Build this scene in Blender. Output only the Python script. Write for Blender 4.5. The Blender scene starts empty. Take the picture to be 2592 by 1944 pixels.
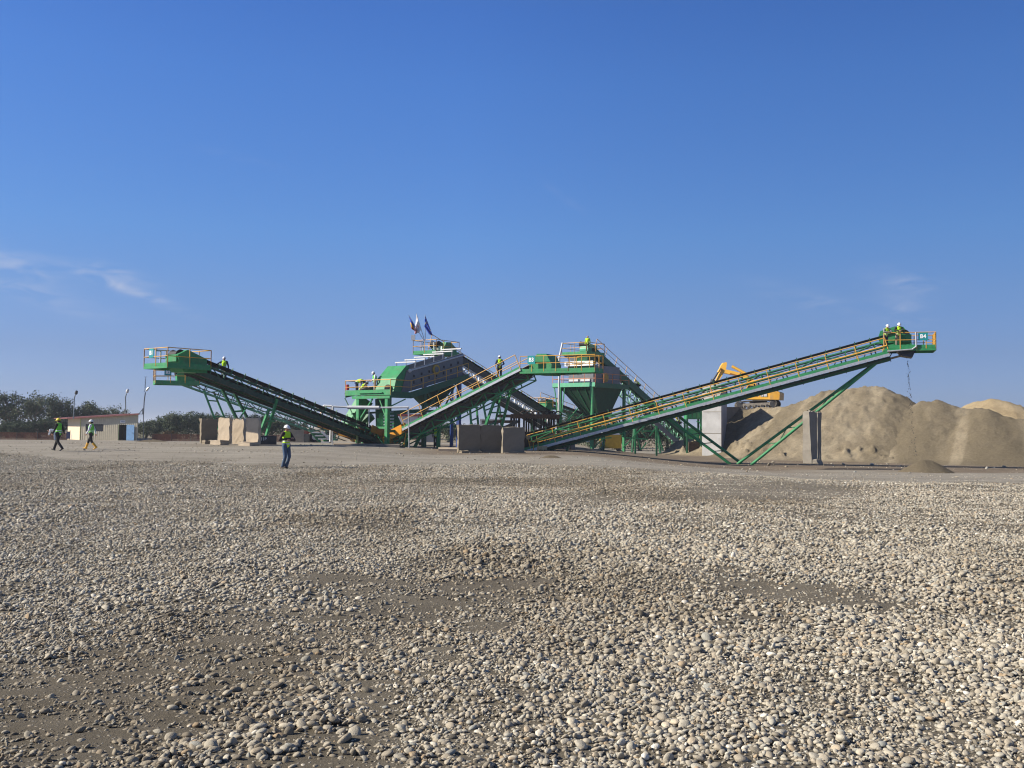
import bpy, math, random
import numpy as np
from mathutils import Vector, Matrix
R = math.radians
scene = bpy.context.scene
rng = np.random.default_rng(7)
random.seed(7)

# ------------------------------------------------------------------ camera
F = 2520.0                      # focal length in pixels of the 2592 x 1944 photograph
CAM = Vector((0, 0, 1.75))
PITCH = math.atan(111 / F)
ROLL = R(0.5)
_f = Vector((0, math.cos(PITCH), math.sin(PITCH)))
_r0 = Vector((1, 0, 0)); _u0 = Vector((0, -math.sin(PITCH), math.cos(PITCH)))
_r = _r0 * math.cos(ROLL) + _u0 * math.sin(ROLL)
_u = _u0 * math.cos(ROLL) - _r0 * math.sin(ROLL)
cam_data = bpy.data.cameras.new('camera')
cam_data.sensor_width = 36; cam_data.lens = 36 * F / 2592
cam_data.clip_start = 0.1; cam_data.clip_end = 6000
cam = bpy.data.objects.new('camera', cam_data)
scene.collection.objects.link(cam)
M = Matrix((_r, _u, -_f)).transposed().to_4x4(); M.translation = CAM
cam.matrix_world = M
scene.camera = cam

# ------------------------------------------------------------------ sky, sun, exposure
SUN_EL = R(31.5); SUN_AZ = R(-4)          # from the left, a touch on the viewer's side of the plant
S = Vector((-math.cos(SUN_AZ) * math.cos(SUN_EL), math.sin(SUN_AZ) * math.cos(SUN_EL), math.sin(SUN_EL)))
world = bpy.data.worlds.new("World"); scene.world = world; world.use_nodes = True
wn = world.node_tree.nodes; wl = world.node_tree.links
bg = wn['Background']; bg.inputs['Strength'].default_value = 0.0595
sky = wn.new('ShaderNodeTexSky'); sky.sky_type = 'NISHITA'; sky.sun_disc = False
sky.sun_elevation = SUN_EL; sky.sun_rotation = -math.pi / 2 + SUN_AZ
sky.air_density = 1.15; sky.dust_density = 0.55; sky.ozone_density = 2.6; sky.altitude = 100
def pixdir(px, py):
    return (_f + _r * ((px - 1296) / F) + _u * ((972 - py) / F)).normalized()
def cirrus(prev, items):
    """thin wisps of ice cloud, fixed in sky direction"""
    tc = wn.new('ShaderNodeTexCoord')
    nz = wn.new('ShaderNodeTexNoise'); nz.inputs['Scale'].default_value = 38; nz.inputs['Detail'].default_value = 7
    nz.inputs['Distortion'].default_value = 0.6
    mp = wn.new('ShaderNodeMapping'); mp.inputs['Rotation'].default_value = (0, R(-22), 0); mp.inputs['Scale'].default_value = (0.55, 1, 2.0)
    wl.new(tc.outputs['Generated'], mp.inputs['Vector']); wl.new(mp.outputs['Vector'], nz.inputs['Vector'])
    rmp = wn.new('ShaderNodeMapRange'); rmp.inputs['From Min'].default_value = .38; rmp.inputs['From Max'].default_value = .72
    wl.new(nz.outputs['Fac'], rmp.inputs['Value'])
    acc = None
    def m(op, a, b=None):
        n = wn.new('ShaderNodeMath'); n.operation = op
        for i, v in enumerate((a, b)):
            if v is None: continue
            if isinstance(v, (int, float)): n.inputs[i].default_value = v
            else: wl.new(v, n.inputs[i])
        return n.outputs[0]
    for (px, py, su, sv, ang, k) in items:
        c = pixdir(px, py)
        e1 = (_r * math.cos(R(ang)) - _u * math.sin(R(ang))); e2 = (_r * math.sin(R(ang)) + _u * math.cos(R(ang)))
        sub = wn.new('ShaderNodeVectorMath'); sub.operation = 'SUBTRACT'
        wl.new(tc.outputs['Generated'], sub.inputs[0]); sub.inputs[1].default_value = c
        terms = []
        for e, sg in ((e1, su / F), (e2, sv / F)):
            d = wn.new('ShaderNodeVectorMath'); d.operation = 'DOT_PRODUCT'
            wl.new(sub.outputs[0], d.inputs[0]); d.inputs[1].default_value = e
            terms.append(m('POWER', m('ABSOLUTE', m('DIVIDE', d.outputs['Value'], sg)), 2.0))
        g = m('MULTIPLY', m('EXPONENT', m('MULTIPLY', m('ADD', terms[0], terms[1]), -1.0)), k)
        acc = g if acc is None else m('ADD', acc, g)
    fac = m('MULTIPLY', acc, rmp.outputs[0])
    mix = wn.new('ShaderNodeMix'); mix.data_type = 'RGBA'
    wl.new(fac, mix.inputs['Factor']); wl.new(prev, mix.inputs['A']); mix.inputs['B'].default_value = (5.6, 6.0, 7.4, 1)
    return mix.outputs['Result']
def grade(prev, stops):
    """tints the sky model by height above the horizon: bluer low, less blue overhead to temper the fill light"""
    tc = wn.new('ShaderNodeTexCoord'); sx = wn.new('ShaderNodeSeparateXYZ'); wl.new(tc.outputs['Generated'], sx.inputs[0])
    sc = wn.new('ShaderNodeMath'); sc.operation = 'MULTIPLY'; sc.inputs[1].default_value = 2.0; wl.new(sx.outputs['Z'], sc.inputs[0])
    rp = wn.new('ShaderNodeValToRGB'); e = rp.color_ramp.elements; wl.new(sc.outputs[0], rp.inputs['Fac'])
    while len(e) < len(stops): e.new(.5)
    for i, (p, c) in enumerate(stops): e[i].position = p * 2.0; e[i].color = (c[0] / 2, c[1] / 2, c[2] / 2, 1)
    mx = wn.new('ShaderNodeMix'); mx.data_type = 'RGBA'; mx.blend_type = 'MULTIPLY'; mx.inputs['Factor'].default_value = 1; mx.clamp_result = False
    wl.new(prev, mx.inputs['A']); wl.new(rp.outputs['Color'], mx.inputs['B'])
    m2 = wn.new('ShaderNodeVectorMath'); m2.operation = 'SCALE'; m2.inputs['Scale'].default_value = 2.0; wl.new(mx.outputs['Result'], m2.inputs[0])
    lat = wn.new('ShaderNodeMapRange'); lat.inputs['From Min'].default_value = -.05; lat.inputs['From Max'].default_value = .45; lat.inputs['To Min'].default_value = 1.0; lat.inputs['To Max'].default_value = .80
    wl.new(sx.outputs['X'], lat.inputs['Value'])
    m3 = wn.new('ShaderNodeVectorMath'); m3.operation = 'SCALE'; wl.new(m2.outputs[0], m3.inputs[0]); wl.new(lat.outputs[0], m3.inputs['Scale'])
    la2 = wn.new('ShaderNodeMapRange'); la2.inputs['From Min'].default_value = -.45; la2.inputs['From Max'].default_value = -.05; la2.inputs['To Min'].default_value = .90; la2.inputs['To Max'].default_value = 1.0
    wl.new(sx.outputs['X'], la2.inputs['Value'])
    m4 = wn.new('ShaderNodeVectorMath'); m4.operation = 'SCALE'; wl.new(m3.outputs[0], m4.inputs[0]); wl.new(la2.outputs[0], m4.inputs['Scale'])
    return m4.outputs[0]
skycol = cirrus(grade(sky.outputs['Color'], [(0.0171, (0.547, 0.77, 1.694)), (0.0724, (0.541, 0.691, 1.303)), (0.131, (0.573, 0.767, 1.291)), (0.1882, (0.557, 0.846, 1.394)), (0.3307, (0.514, 0.865, 1.529)), (0.3918, (0.468, 0.814, 1.515)), (0.499, (0.66, 0.80, 1.08))]), [(20, 665, 90, 26, 12, .55), (10, 715, 170, 24, 20, .38), (290, 692, 70, 16, 16, .55),  # last grade stop: unseen overhead sky made less blue to temper the fill light
    (330, 735, 120, 11, 22, .75), (2290, 715, 70, 24, 14, .32), (2290, 785, 70, 26, 20, .3), (2050, 760, 120, 22, 18, .2),
    (1430, 500, 60, 10, 35, .08), (590, 395, 90, 10, 10, .06)])
wl.new(skycol, bg.inputs['Color'])
sun_l = bpy.data.lights.new('sun', 'SUN'); sun_l.energy = 5.0; sun_l.angle = R(0.53); sun_l.color = (1.0, 0.91, 0.78)
sun = bpy.data.objects.new('sun', sun_l); scene.collection.objects.link(sun)
sun.rotation_euler = (-S).to_track_quat('-Z', 'Y').to_euler()
sun.location = (-60, 0, 60)
scene.view_settings.view_transform = 'Standard'; scene.view_settings.look = 'None'
scene.view_settings.exposure = 0.75; scene.view_settings.gamma = 1.0
scene.cycles.max_bounces = 6
scene.cycles.filter_width = 1.15
scene.cycles.use_adaptive_sampling = True

# ------------------------------------------------------------------ camera-matched points and the lie of the land
def P(px, py, d):
    return CAM + (_f + _r * ((px - 1296) / F) + _u * ((972 - py) / F)) * d
def proj(p):
    v = Vector(p) - CAM; d = v.dot(_f)
    return (1296 + F * v.dot(_r) / d, 972 - F * v.dot(_u) / d, d)
def sst(a, b, x):
    t = np.clip((x - a) / (b - a), 0, 1); return t * t * (3 - 2 * t)
def vnoise(x, y, seed=0):
    xi = np.floor(x).astype(np.int64); yi = np.floor(y).astype(np.int64); xf = x - xi; yf = y - yi
    def h(a, b):
        n = (a * 374761393 + b * 668265263 + seed * 974711) & 0x7fffffff
        n = ((n ^ (n >> 13)) * 1274126177) & 0x7fffffff
        return ((n ^ (n >> 16)) & 0xffff) / 65535.0
    u = xf * xf * (3 - 2 * xf); v = yf * yf * (3 - 2 * yf)
    return (h(xi, yi) * (1 - u) + h(xi + 1, yi) * u) * (1 - v) + (h(xi, yi + 1) * (1 - u) + h(xi + 1, yi + 1) * u) * v
def fbm(x, y, seed=0, o=4):
    x = np.asarray(x, float); y = np.asarray(y, float)
    s = 0; a = .5; t = 0
    for i in range(o):
        s = s + a * vnoise(x * 2 ** i + 17.3 * i, y * 2 ** i - 9.1 * i, seed + i); t += a; a *= .5
    return s / t
def gravel_edge(X):
    return np.interp(X, [-40, -27, -12, 0, 10, 20, 40], [54, 53, 45, 46, 42, 37, 36])
def gravel_mask(X, Y):
    e = gravel_edge(X) + (fbm(X * .22, Y * .22, 40, 5) - .5) * 9
    return 1 - sst(-3.0, 2.2, Y - e)
def band(X, Y, pts, w):
    """soft distance to a polyline on the ground"""
    best = np.full(np.shape(X), 1e9)
    for (a, b) in zip(pts[:-1], pts[1:]):
        ax, ay = a; bx, by = b; dx, dy = bx - ax, by - ay
        t = np.clip(((X - ax) * dx + (Y - ay) * dy) / (dx * dx + dy * dy), 0, 1)
        best = np.minimum(best, np.hypot(X - ax - t * dx, Y - ay - t * dy))
    return 1 - sst(w * .45, w * 1.3, best)
def sand_mask(X, Y):
    """wheel tracks and bald patches where the sand shows through"""
    m = .78 * band(X, Y, [(-4.5, 4.4), (-2.6, 6.4), (-1.6, 8.6), (-1.0, 10.4)], 1.15)
    m = np.maximum(m, .75 * band(X, Y, [(-.2, 9.0), (-.9, 6.4), (-.9, 4.8)], .28))
    m = np.maximum(m, .85 * band(X, Y, [(-2.2, 11.4), (-.9, 11.0), (.2, 11.6)], .5))
    m = np.maximum(m, .9 * band(X, Y, [(2.6, 11.2), (3.6, 10.4)], .6))
    m = np.maximum(m, .75 * band(X, Y, [(1.4, 4.9), (3.2, 5.1), (5, 5.6)], .4))
    m = np.maximum(m, .95 * band(X, Y, [(6.5, 27), (9, 32), (8, 37)], 3.0))
    m = np.maximum(m, .8 * band(X, Y, [(16.5, 30), (21, 33), (30, 34)], 2.4))
    n = fbm(X * .5, Y * .28, 11)
    m = np.maximum(m, .5 * sst(.62, .8, n))
    return np.clip(m + (fbm(X * 2.2, Y * 1.6, 5) - .5) * .7 * (m > .03), 0, 1)
def damp_mask(X, Y):
    """patches still dark and damp from the night, and silt washed over the stones"""
    m = sst(.50, .72, fbm(X * .30 + 3, Y * .16, 91, 5))
    for (cx, cy, rx, ry, k) in ((-1.2, 11.3, 1.1, .7, .9), (-2.6, 8.0, 1.1, .6, .9), (.25, 8.6, .9, .9, .8), (-9, 30, 7, 2.2, .7), (2.9, 10.4, 1.2, .6, .7), (9.5, 31, 4, 2, .5), (-1.0, 5.3, .9, .5, .6)):
        m = np.maximum(m, k * np.exp(-((X - cx) / rx) ** 2 - ((Y - cy) / ry) ** 2) * (.55 + .9 * fbm(X * 1.2, Y * 1.2, 93)))
    return np.clip(m, 0, 1)
def ground(X, Y):
    X = np.asarray(X, float); Y = np.asarray(Y, float)
    z = -0.85 * sst(3, 17, X) * sst(28, 62, Y)
    z = z + 0.26 * sst(-3, -13, X) * sst(46, 56, Y) * (1 - sst(84, 115, Y))
    z = z + .20 * np.exp(-((Y - 67) / 8.0) ** 2) * sst(-6, -13, X)
    z = z + .05 * (fbm(X * .05, Y * 1.1, 61) - .5) * sst(44, 48, Y) * (1 - sst(64, 70, Y))
    z = z - 0.35 * sst(98, 125, Y)
    near = sst(80, 30, Y)
    z = z + (fbm(X * .32, Y * .32, 3) - .5) * .22 * near + (fbm(X * .05, Y * .05, 8) - .5) * .25 * sst(25, 40, Y) * (1 - sst(60, 70, Y))
    z = z + (fbm(X * 1.7, Y * 1.7, 21) - .5) * .07 * sst(60, 20, Y)
    return z
def gz(x, y): return float(ground(np.array([x]), np.array([y]))[0])
def on_ground(px, d, dz=0.0):
    """ground point under pixel column px at depth d"""
    p = P(px, 1100, d); return Vector((p.x, p.y, gz(p.x, p.y) + dz))

# ------------------------------------------------------------------ materials
MATS = {}
def lin(r, g, b):
    f = lambda c: ((c / 255 + .055) / 1.055) ** 2.4 if c / 255 > .04045 else c / 255 / 12.92
    return (f(r), f(g), f(b))
def mat(name, col, rough=.6, metal=0.0, var=.12, scale=3.0, bump=0.0, bscale=30.0, dirt=None, dirt_amt=.35, dscale=1.2, spec=.35):
    """a Principled paint, stone or cloth with broad colour variation, optional grime and bump"""
    if name in MATS: return MATS[name]
    m = bpy.data.materials.new(name); m.use_nodes = True; n = m.node_tree.nodes; l = m.node_tree.links
    b = n['Principled BSDF']; b.inputs['Roughness'].default_value = rough; b.inputs['Metallic'].default_value = metal; b.inputs['Specular IOR Level'].default_value = spec
    tc = n.new('ShaderNodeTexCoord')
    nz = n.new('ShaderNodeTexNoise'); nz.inputs['Scale'].default_value = scale; nz.inputs['Detail'].default_value = 6
    l.new(tc.outputs['Object'], nz.inputs['Vector'])
    rp = n.new('ShaderNodeValToRGB'); e = rp.color_ramp.elements
    e[0].position = .3; e[1].position = .7
    e[0].color = (*[c * (1 - var) for c in col], 1); e[1].color = (*[min(1, c * (1 + var)) for c in col], 1)
    l.new(nz.outputs['Fac'], rp.inputs['Fac']); out = rp.outputs['Color']
    if dirt:
        n2 = n.new('ShaderNodeTexNoise'); n2.inputs['Scale'].default_value = dscale; n2.inputs['Detail'].default_value = 9; n2.inputs['Roughness'].default_value = .7
        l.new(tc.outputs['Object'], n2.inputs['Vector'])
        mr = n.new('ShaderNodeMapRange'); mr.inputs['From Min'].default_value = .48; mr.inputs['From Max'].default_value = .72; mr.inputs['To Max'].default_value = dirt_amt
        l.new(n2.outputs['Fac'], mr.inputs['Value'])
        mx = n.new('ShaderNodeMix'); mx.data_type = 'RGBA'; l.new(mr.outputs[0], mx.inputs['Factor']); l.new(out, mx.inputs['A']); mx.inputs['B'].default_value = (*dirt, 1)
        out = mx.outputs['Result']
    l.new(out, b.inputs['Base Color'])
    if bump:
        n3 = n.new('ShaderNodeTexNoise'); n3.inputs['Scale'].default_value = bscale; n3.inputs['Detail'].default_value = 5
        l.new(tc.outputs['Object'], n3.inputs['Vector'])
        bp = n.new('ShaderNodeBump'); bp.inputs['Strength'].default_value = bump; bp.inputs['Distance'].default_value = .03
        l.new(n3.outputs['Fac'], bp.inputs['Height']); l.new(bp.outputs['Normal'], b.inputs['Normal'])
    MATS[name] = m; return m
DUST = (.30, .25, .18)
GREEN = mat('green paint', (.024, .225, .080), .55, var=.16, dirt=(.20, .17, .12), dirt_amt=.34, dscale=2.2)
GREEN2 = mat('shade-darkened green paint', (.014, .105, .045), .55, var=.12, dirt=(.12, .10, .075), dirt_amt=.25)  # green paint darkened so shaded members carry the shade in their colour
YELLOW = mat('yellow paint', (.60, .32, .045), .42, var=.08, dirt=DUST, dirt_amt=.25)
ORANGE = mat('orange yellow paint', (.72, .30, .018), .42, var=.08, dirt=DUST, dirt_amt=.3)
GALV = mat('galvanised steel', (.46, .48, .50), .42, .55, var=.15, scale=6)
GREY = mat('grey paint', (.135, .145, .155), .45, var=.12, dirt=(.1, .08, .06))
PALE = mat('pale grey paint', (.55, .56, .56), .5, var=.08)
WHITE = mat('white paint', (.78, .78, .76), .45, var=.04)
RUBBER = mat('black rubber', (.014, .014, .016), .7, var=.25, dirt=(.12, .10, .075), dirt_amt=.3)
RUST = mat('rusty steel', (.045, .028, .018), .8, var=.35, scale=4, bump=.4, dirt=(.12, .055, .02), dirt_amt=.6, dscale=2.5)
BLUE = mat('blue paint', (.02, .05, .20), .45)
BLUED = mat('light blue paint', (.12, .24, .42), .5, var=.1)
TEAL = mat('teal sign paint', (.01, .24, .25), .45, var=.05)
SIGNW = mat('sign white', (.82, .84, .84), .5, var=.02)
BLACK = mat('black paint', (.015, .015, .015), .6)
DGREY = mat('dark steel', (.05, .05, .052), .55, .3, var=.2)
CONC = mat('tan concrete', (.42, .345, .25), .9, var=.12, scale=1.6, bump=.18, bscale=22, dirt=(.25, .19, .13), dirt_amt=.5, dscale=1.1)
CONCG = mat('grey concrete', (.21, .19, .155), .9, var=.15, scale=1.5, bump=.3, bscale=20, dirt=(.11, .095, .072), dirt_amt=.5, dscale=.9)  # right slabs and wing wall: base darkened to deepen the shade on them
RED = mat('red paint', (.35, .03, .02), .5)

# ------------------------------------------------------------------ mesh building
V = Vector
class MB:
    """collects boxes, beams, tubes and sheets; build() links them as ONE mesh object"""
    def __init__(s): s.v = []; s.f = []; s.m = []; s.sm = []
    def add(s, vs, fs, mi=0, smooth=False):
        k = len(s.v); s.v += [tuple(p) for p in vs]
        for f in fs: s.f.append([k + i for i in f]); s.m.append(mi); s.sm.append(smooth)
    def box(s, c, ex, ey, ez, mi=0):
        c = V(c); ex = V(ex); ey = V(ey); ez = V(ez)
        if ex.cross(ey).dot(ez) < 0: ex, ey = ey, ex
        vs = [c + a * ex + b * ey + d * ez for d in (-1, 1) for b in (-1, 1) for a in (-1, 1)]
        s.add(vs, [(0, 2, 3, 1), (4, 5, 7, 6), (0, 1, 5, 4), (2, 6, 7, 3), (0, 4, 6, 2), (1, 3, 7, 5)], mi)
    def bx(s, lo, hi, mi=0):
        lo = V(lo); hi = V(hi); c = (lo + hi) / 2; h = (hi - lo) / 2
        s.box(c, (h.x, 0, 0), (0, h.y, 0), (0, 0, h.z), mi)
    def beam(s, p, q, w=.08, h=None, up=None, mi=0):
        p = V(p); q = V(q); h = w if h is None else h; t = q - p
        if t.length < 1e-6: return
        up = V(up) if up is not None else V((0, 0, 1))
        a = t.cross(up)
        if a.length < 1e-4: a = t.cross(V((1, 0, 0)))
        a.normalize(); b = a.cross(t).normalized()
        s.box((p + q) / 2, t / 2, a * w / 2, b * h / 2, mi)
    def tube(s, p, q, r0, r1=None, n=8, mi=0, caps=True):
        p = V(p); q = V(q); r1 = r0 if r1 is None else r1; t = (q - p)
        if t.length < 1e-6: return
        a = t.cross(V((0, 0, 1)))
        if a.length < 1e-4: a = t.cross(V((1, 0, 0)))
        a.normalize(); b = t.cross(a).normalized()
        vs = []
        for (c, r) in ((p, r0), (q, r1)):
            for i in range(n):
                an = 2 * math.pi * i / n; vs.append(c + a * (math.cos(an) * r) + b * (math.sin(an) * r))
        s.add(vs, [(i, (i + 1) % n, n + (i + 1) % n, n + i) for i in range(n)], mi, True)
        if caps: s.add(vs, [tuple(range(n - 1, -1, -1)), tuple(range(n, 2 * n))], mi)
    def path(s, pts, r, n=8, mi=0):
        for a, b in zip(pts[:-1], pts[1:]): s.tube(a, b, r, r, n, mi)
        for c in pts[1:-1]: s.ball(c, r * 1.02, mi, 6, 4)
    def ball(s, c, r, mi=0, n=10, k=6, sc=(1, 1, 1)):
        c = V(c); vs = [c + V((0, 0, r * sc[2]))]
        for j in range(1, k):
            ph = math.pi * j / k
            for i in range(n):
                th = 2 * math.pi * i / n
                vs.append(c + V((math.sin(ph) * math.cos(th) * r * sc[0], math.sin(ph) * math.sin(th) * r * sc[1], math.cos(ph) * r * sc[2])))
        vs.append(c - V((0, 0, r * sc[2]))); last = len(vs) - 1
        fs = [(0, 1 + i, 1 + (i + 1) % n) for i in range(n)]
        for j in range(k - 2):
            for i in range(n):
                a = 1 + j * n; fs.append((a + i, a + n + i, a + n + (i + 1) % n, a + (i + 1) % n))
        a = 1 + (k - 2) * n; fs += [(last, a + (i + 1) % n, a + i) for i in range(n)]
        s.add(vs, fs, mi, True)
    def prism(s, pts, ext, mi=0):
        """a flat polygon given by 3-D points, extruded by a vector"""
        pts = [V(p) for p in pts]; ext = V(ext); n = len(pts)
        nr = V((0, 0, 0))
        for i in range(n): nr += pts[i].cross(pts[(i + 1) % n])
        if nr.dot(ext) > 0: pts = pts[::-1]
        vs = pts + [p + ext for p in pts]
        s.add(vs, [tuple(range(n)), tuple(range(2 * n - 1, n - 1, -1))] + [(i, n + i, n + (i + 1) % n, (i + 1) % n) for i in range(n)], mi)
    def build_each(s, name, mats, parent=None):
        """one object per added piece"""
        k = 0; seen = []
        comp = list(range(len(s.v)))
        for f in s.f:
            for i in f: comp[i] = min(comp[i], f[0])
        def find(i):
            while comp[i] != i: i = comp[i]
            return i
        for f in s.f:
            r_ = [find(i) for i in f]; m_ = min(r_)
            for i in r_: comp[i] = m_
        groups = {}
        for n, f in enumerate(s.f): groups.setdefault(find(f[0]), []).append(n)
        for fs in groups.values():
            b = MB(); ids = sorted({i for n in fs for i in s.f[n]}); mp = {i: j for j, i in enumerate(ids)}
            b.v = [s.v[i] for i in ids]; b.f = [[mp[i] for i in s.f[n]] for n in fs]; b.m = [s.m[n] for n in fs]; b.sm = [s.sm[n] for n in fs]
            b.build(name, mats, parent)
    def build(s, name, mats, parent=None, local=False):
        if not isinstance(mats, (list, tuple)): mats = [mats]
        me = bpy.data.meshes.new(name)
        off = V((0, 0, 0))
        if parent is not None and not local:
            p = parent
            while p is not None: off += p.location; p = p.parent
        me.from_pydata([(a[0] - off.x, a[1] - off.y, a[2] - off.z) for a in s.v], [], s.f)
        for m in mats: me.materials.append(m)
        me.polygons.foreach_set('material_index', s.m); me.polygons.foreach_set('use_smooth', s.sm)
        me.update()
        o = bpy.data.objects.new(name, me); scene.collection.objects.link(o)
        if parent is not None: o.parent = parent
        return o
def tag(o, label, cat, group=None, kind=None):
    if label: o['label'] = label
    if cat: o['category'] = cat
    if group: o['group'] = group
    if kind: o['kind'] = kind
    return o
def thing(name, loc, label, cat, group=None, rz=0.0):
    o = bpy.data.objects.new(name, None); scene.collection.objects.link(o)
    o.location = loc; o.rotation_euler = (0, 0, rz); o.empty_display_size = .3
    bpy.context.view_layer.update() if False else None
    return tag(o, label, cat, group)
def text_mesh(name, body, size, origin, ex, ey, mat_, parent, thick=.006, bold=.0):
    """flat raised lettering: ex is the writing direction, ey up"""
    cu = bpy.data.curves.new(name, 'FONT'); cu.body = body; cu.size = size; cu.align_x = 'CENTER'; cu.align_y = 'CENTER'
    cu.extrude = thick; cu.offset = bold
    t = bpy.data.objects.new(name, cu)
    me = bpy.data.meshes.new_from_object(t); bpy.data.objects.remove(t)
    ex = V(ex).normalized(); ey = V(ey).normalized(); ez = ex.cross(ey)
    off = V((0, 0, 0)); p = parent
    while p is not None: off += p.location; p = p.parent
    for v in me.vertices:
        v.co = V(origin) - off + ex * v.co.x + ey * v.co.y + ez * v.co.z
    me.materials.clear(); me.materials.append(mat_)
    o = bpy.data.objects.new(name, me); scene.collection.objects.link(o); o.parent = parent
    return o
def rail(mb, pts, up=V((0, 0, 1)), h=1.1, step=1.5, r=.028, mi=0, closed=False, endposts=True):
    """tubular handrail (top rail, knee rail, posts) along deck-edge points"""
    up = V(up); pts = [V(p) for p in pts]
    for i, (a, b) in enumerate(zip(pts[:-1], pts[1:])):
        mb.tube(a + up * h, b + up * h, r, mi=mi, n=6); mb.tube(a + up * h * .52, b + up * h * .52, r * .85, mi=mi, n=6)
        L = (b - a).length; n = max(1, round(L / step))
        for k in range(n + 1):
            if k == n and i < len(pts) - 2: continue
            q = a.lerp(b, k / n); mb.tube(q - up * .12, q + up * h, r, mi=mi, n=6)
# ------------------------------------------------------------------ ground
def grid_axis(a, fine0, fine1, step, grow, limit):
    xs = list(np.arange(fine0, fine1 + 1e-6, step)); s = step; x = fine1
    while x < limit: s *= grow; x += s; xs.append(x)
    s = step; x = fine0; lo = []
    while x > a: s *= grow; x -= s; lo.append(x)
    return np.array(lo[::-1] + xs)
def sheet(name, xs, ys, zf, m, attrs=None, smooth=True):
    X, Y = np.meshgrid(xs, ys); Z = zf(X, Y); nx, ny = len(xs), len(ys)
    me = bpy.data.meshes.new(name)
    co = np.stack([X, Y, Z], -1).reshape(-1, 3)
    idx = np.arange(nx * ny).reshape(ny, nx)
    q = np.stack([idx[:-1, :-1], idx[:-1, 1:], idx[1:, 1:], idx[1:, :-1]], -1).reshape(-1, 4)
    me.vertices.add(len(co)); me.vertices.foreach_set('co', co.ravel())
    me.loops.add(q.size); me.loops.foreach_set('vertex_index', q.ravel())
    me.polygons.add(len(q)); me.polygons.foreach_set('loop_start', np.arange(0, q.size, 4)); me.polygons.foreach_set('loop_total', np.full(len(q), 4))
    me.update(calc_edges=True); me.validate()
    for k, fn in (attrs or {}).items():
        at = me.attributes.new(k, 'FLOAT', 'POINT'); at.data.foreach_set('value', fn(X, Y).ravel().astype(np.float32))
    me.polygons.foreach_set('use_smooth', np.ones(len(q), bool))
    me.materials.append(m)
    o = bpy.data.objects.new(name, me); scene.collection.objects.link(o); return o
def ground_material():
    m = bpy.data.materials.new('sandy ground'); m.use_nodes = True; n = m.node_tree.nodes; l = m.node_tree.links
    b = n['Principled BSDF']; b.inputs['Roughness'].default_value = .95; b.inputs['Specular IOR Level'].default_value = .15
    tc = n.new('ShaderNodeTexCoord')
    def noise(sc, det=6, rough=.55, mapv=None):
        z = n.new('ShaderNodeTexNoise'); z.inputs['Scale'].default_value = sc; z.inputs['Detail'].default_value = det; z.inputs['Roughness'].default_value = rough
        src = tc.outputs['Object']
        if mapv:
            mp = n.new('ShaderNodeMapping'); mp.inputs['Scale'].default_value = mapv; l.new(src, mp.inputs['Vector']); src = mp.outputs['Vector']
        l.new(src, z.inputs['Vector']); return z.outputs['Fac']
    def ramp(fac, stops):
        r = n.new('ShaderNodeValToRGB'); l.new(fac, r.inputs['Fac']); e = r.color_ramp.elements
        while len(e) < len(stops): e.new(.5)
        for i, (p, c) in enumerate(stops): e[i].position = p; e[i].color = (*c, 1)
        return r.outputs['Color']
    def mix(f, a, c, t='MIX'):
        x = n.new('ShaderNodeMix'); x.data_type = 'RGBA'; x.blend_type = t
        l.new(f, x.inputs['Factor']) if not isinstance(f, float) else setattr(x.inputs['Factor'], 'default_value', f)
        l.new(a, x.inputs['A']) if not isinstance(a, tuple) else setattr(x.inputs['A'], 'default_value', (*a, 1))
        l.new(c, x.inputs['B']) if not isinstance(c, tuple) else setattr(x.inputs['B'], 'default_value', (*c, 1))
        return x.outputs['Result']
    def attr(nm):
        a = n.new('ShaderNodeAttribute'); a.attribute_name = nm; return a.outputs['Fac']
    def rng_(fac, a, b_, lo=0., hi=1.):
        r = n.new('ShaderNodeMapRange'); r.inputs['From Min'].default_value = a; r.inputs['From Max'].default_value = b_
        r.inputs['To Min'].default_value = lo; r.inputs['To Max'].default_value = hi; l.new(fac, r.inputs['Value']); return r.outputs[0]
    road = ramp(noise(.35, 7, .6, (.5, 1.6, 1)), [(.3, (.205, .184, .146)), (.55, (.275, .252, .206)), (.75, (.318, .292, .240))])
    road = mix(rng_(noise(1.1, 5, .6, (.12, 1.3, 1)), .5, .66, 0, .6), road, (.195, .170, .130))
    pit = ramp(noise(1.2, 8, .65), [(.3, (.120, .104, .076)), (.6, (.172, .152, .115)), (.8, (.208, .186, .145))])
    pit = mix(rng_(noise(7, 4, .6), .5, .75, 0, .5), pit, (.15, .125, .09))
    far = ramp(noise(.2, 6), [(.3, (.20, .17, .11)), (.7, (.30, .25, .18))])
    yard = ramp(noise(.6, 7, .6), [(.3, (.125, .098, .068)), (.7, (.205, .165, .118))])
    col = mix(attr('gravel_bed'), road, pit)
    col = mix(rng_(attr('damp'), 0, 1, 0, .42), col, (.095, .079, .056))
    col = mix(attr('yard'), col, yard)
    col = mix(attr('field'), col, far)
    # scattered small stones, too small to model, as pale and dark grains
    vo = n.new('ShaderNodeTexVoronoi'); vo.inputs['Scale'].default_value = 34; l.new(tc.outputs['Object'], vo.inputs['Vector'])
    grain = rng_(vo.outputs['Distance'], .18, .32, 1, 0)
    sp = n.new('ShaderNodeSeparateColor'); l.new(vo.outputs['Color'], sp.inputs[0])
    pick = rng_(sp.outputs[0], .55, .57, 0, .75)
    mm = n.new('ShaderNodeMath'); mm.operation = 'MULTIPLY'; l.new(grain, mm.inputs[0]); l.new(pick, mm.inputs[1])
    gcol = ramp(sp.outputs[1], [(.2, (.12, .105, .09)), (.6, (.36, .33, .28)), (.9, (.5, .47, .42))])
    col = mix(mm.outputs[0], col, gcol)
    l.new(col, b.inputs['Base Color'])
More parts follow.
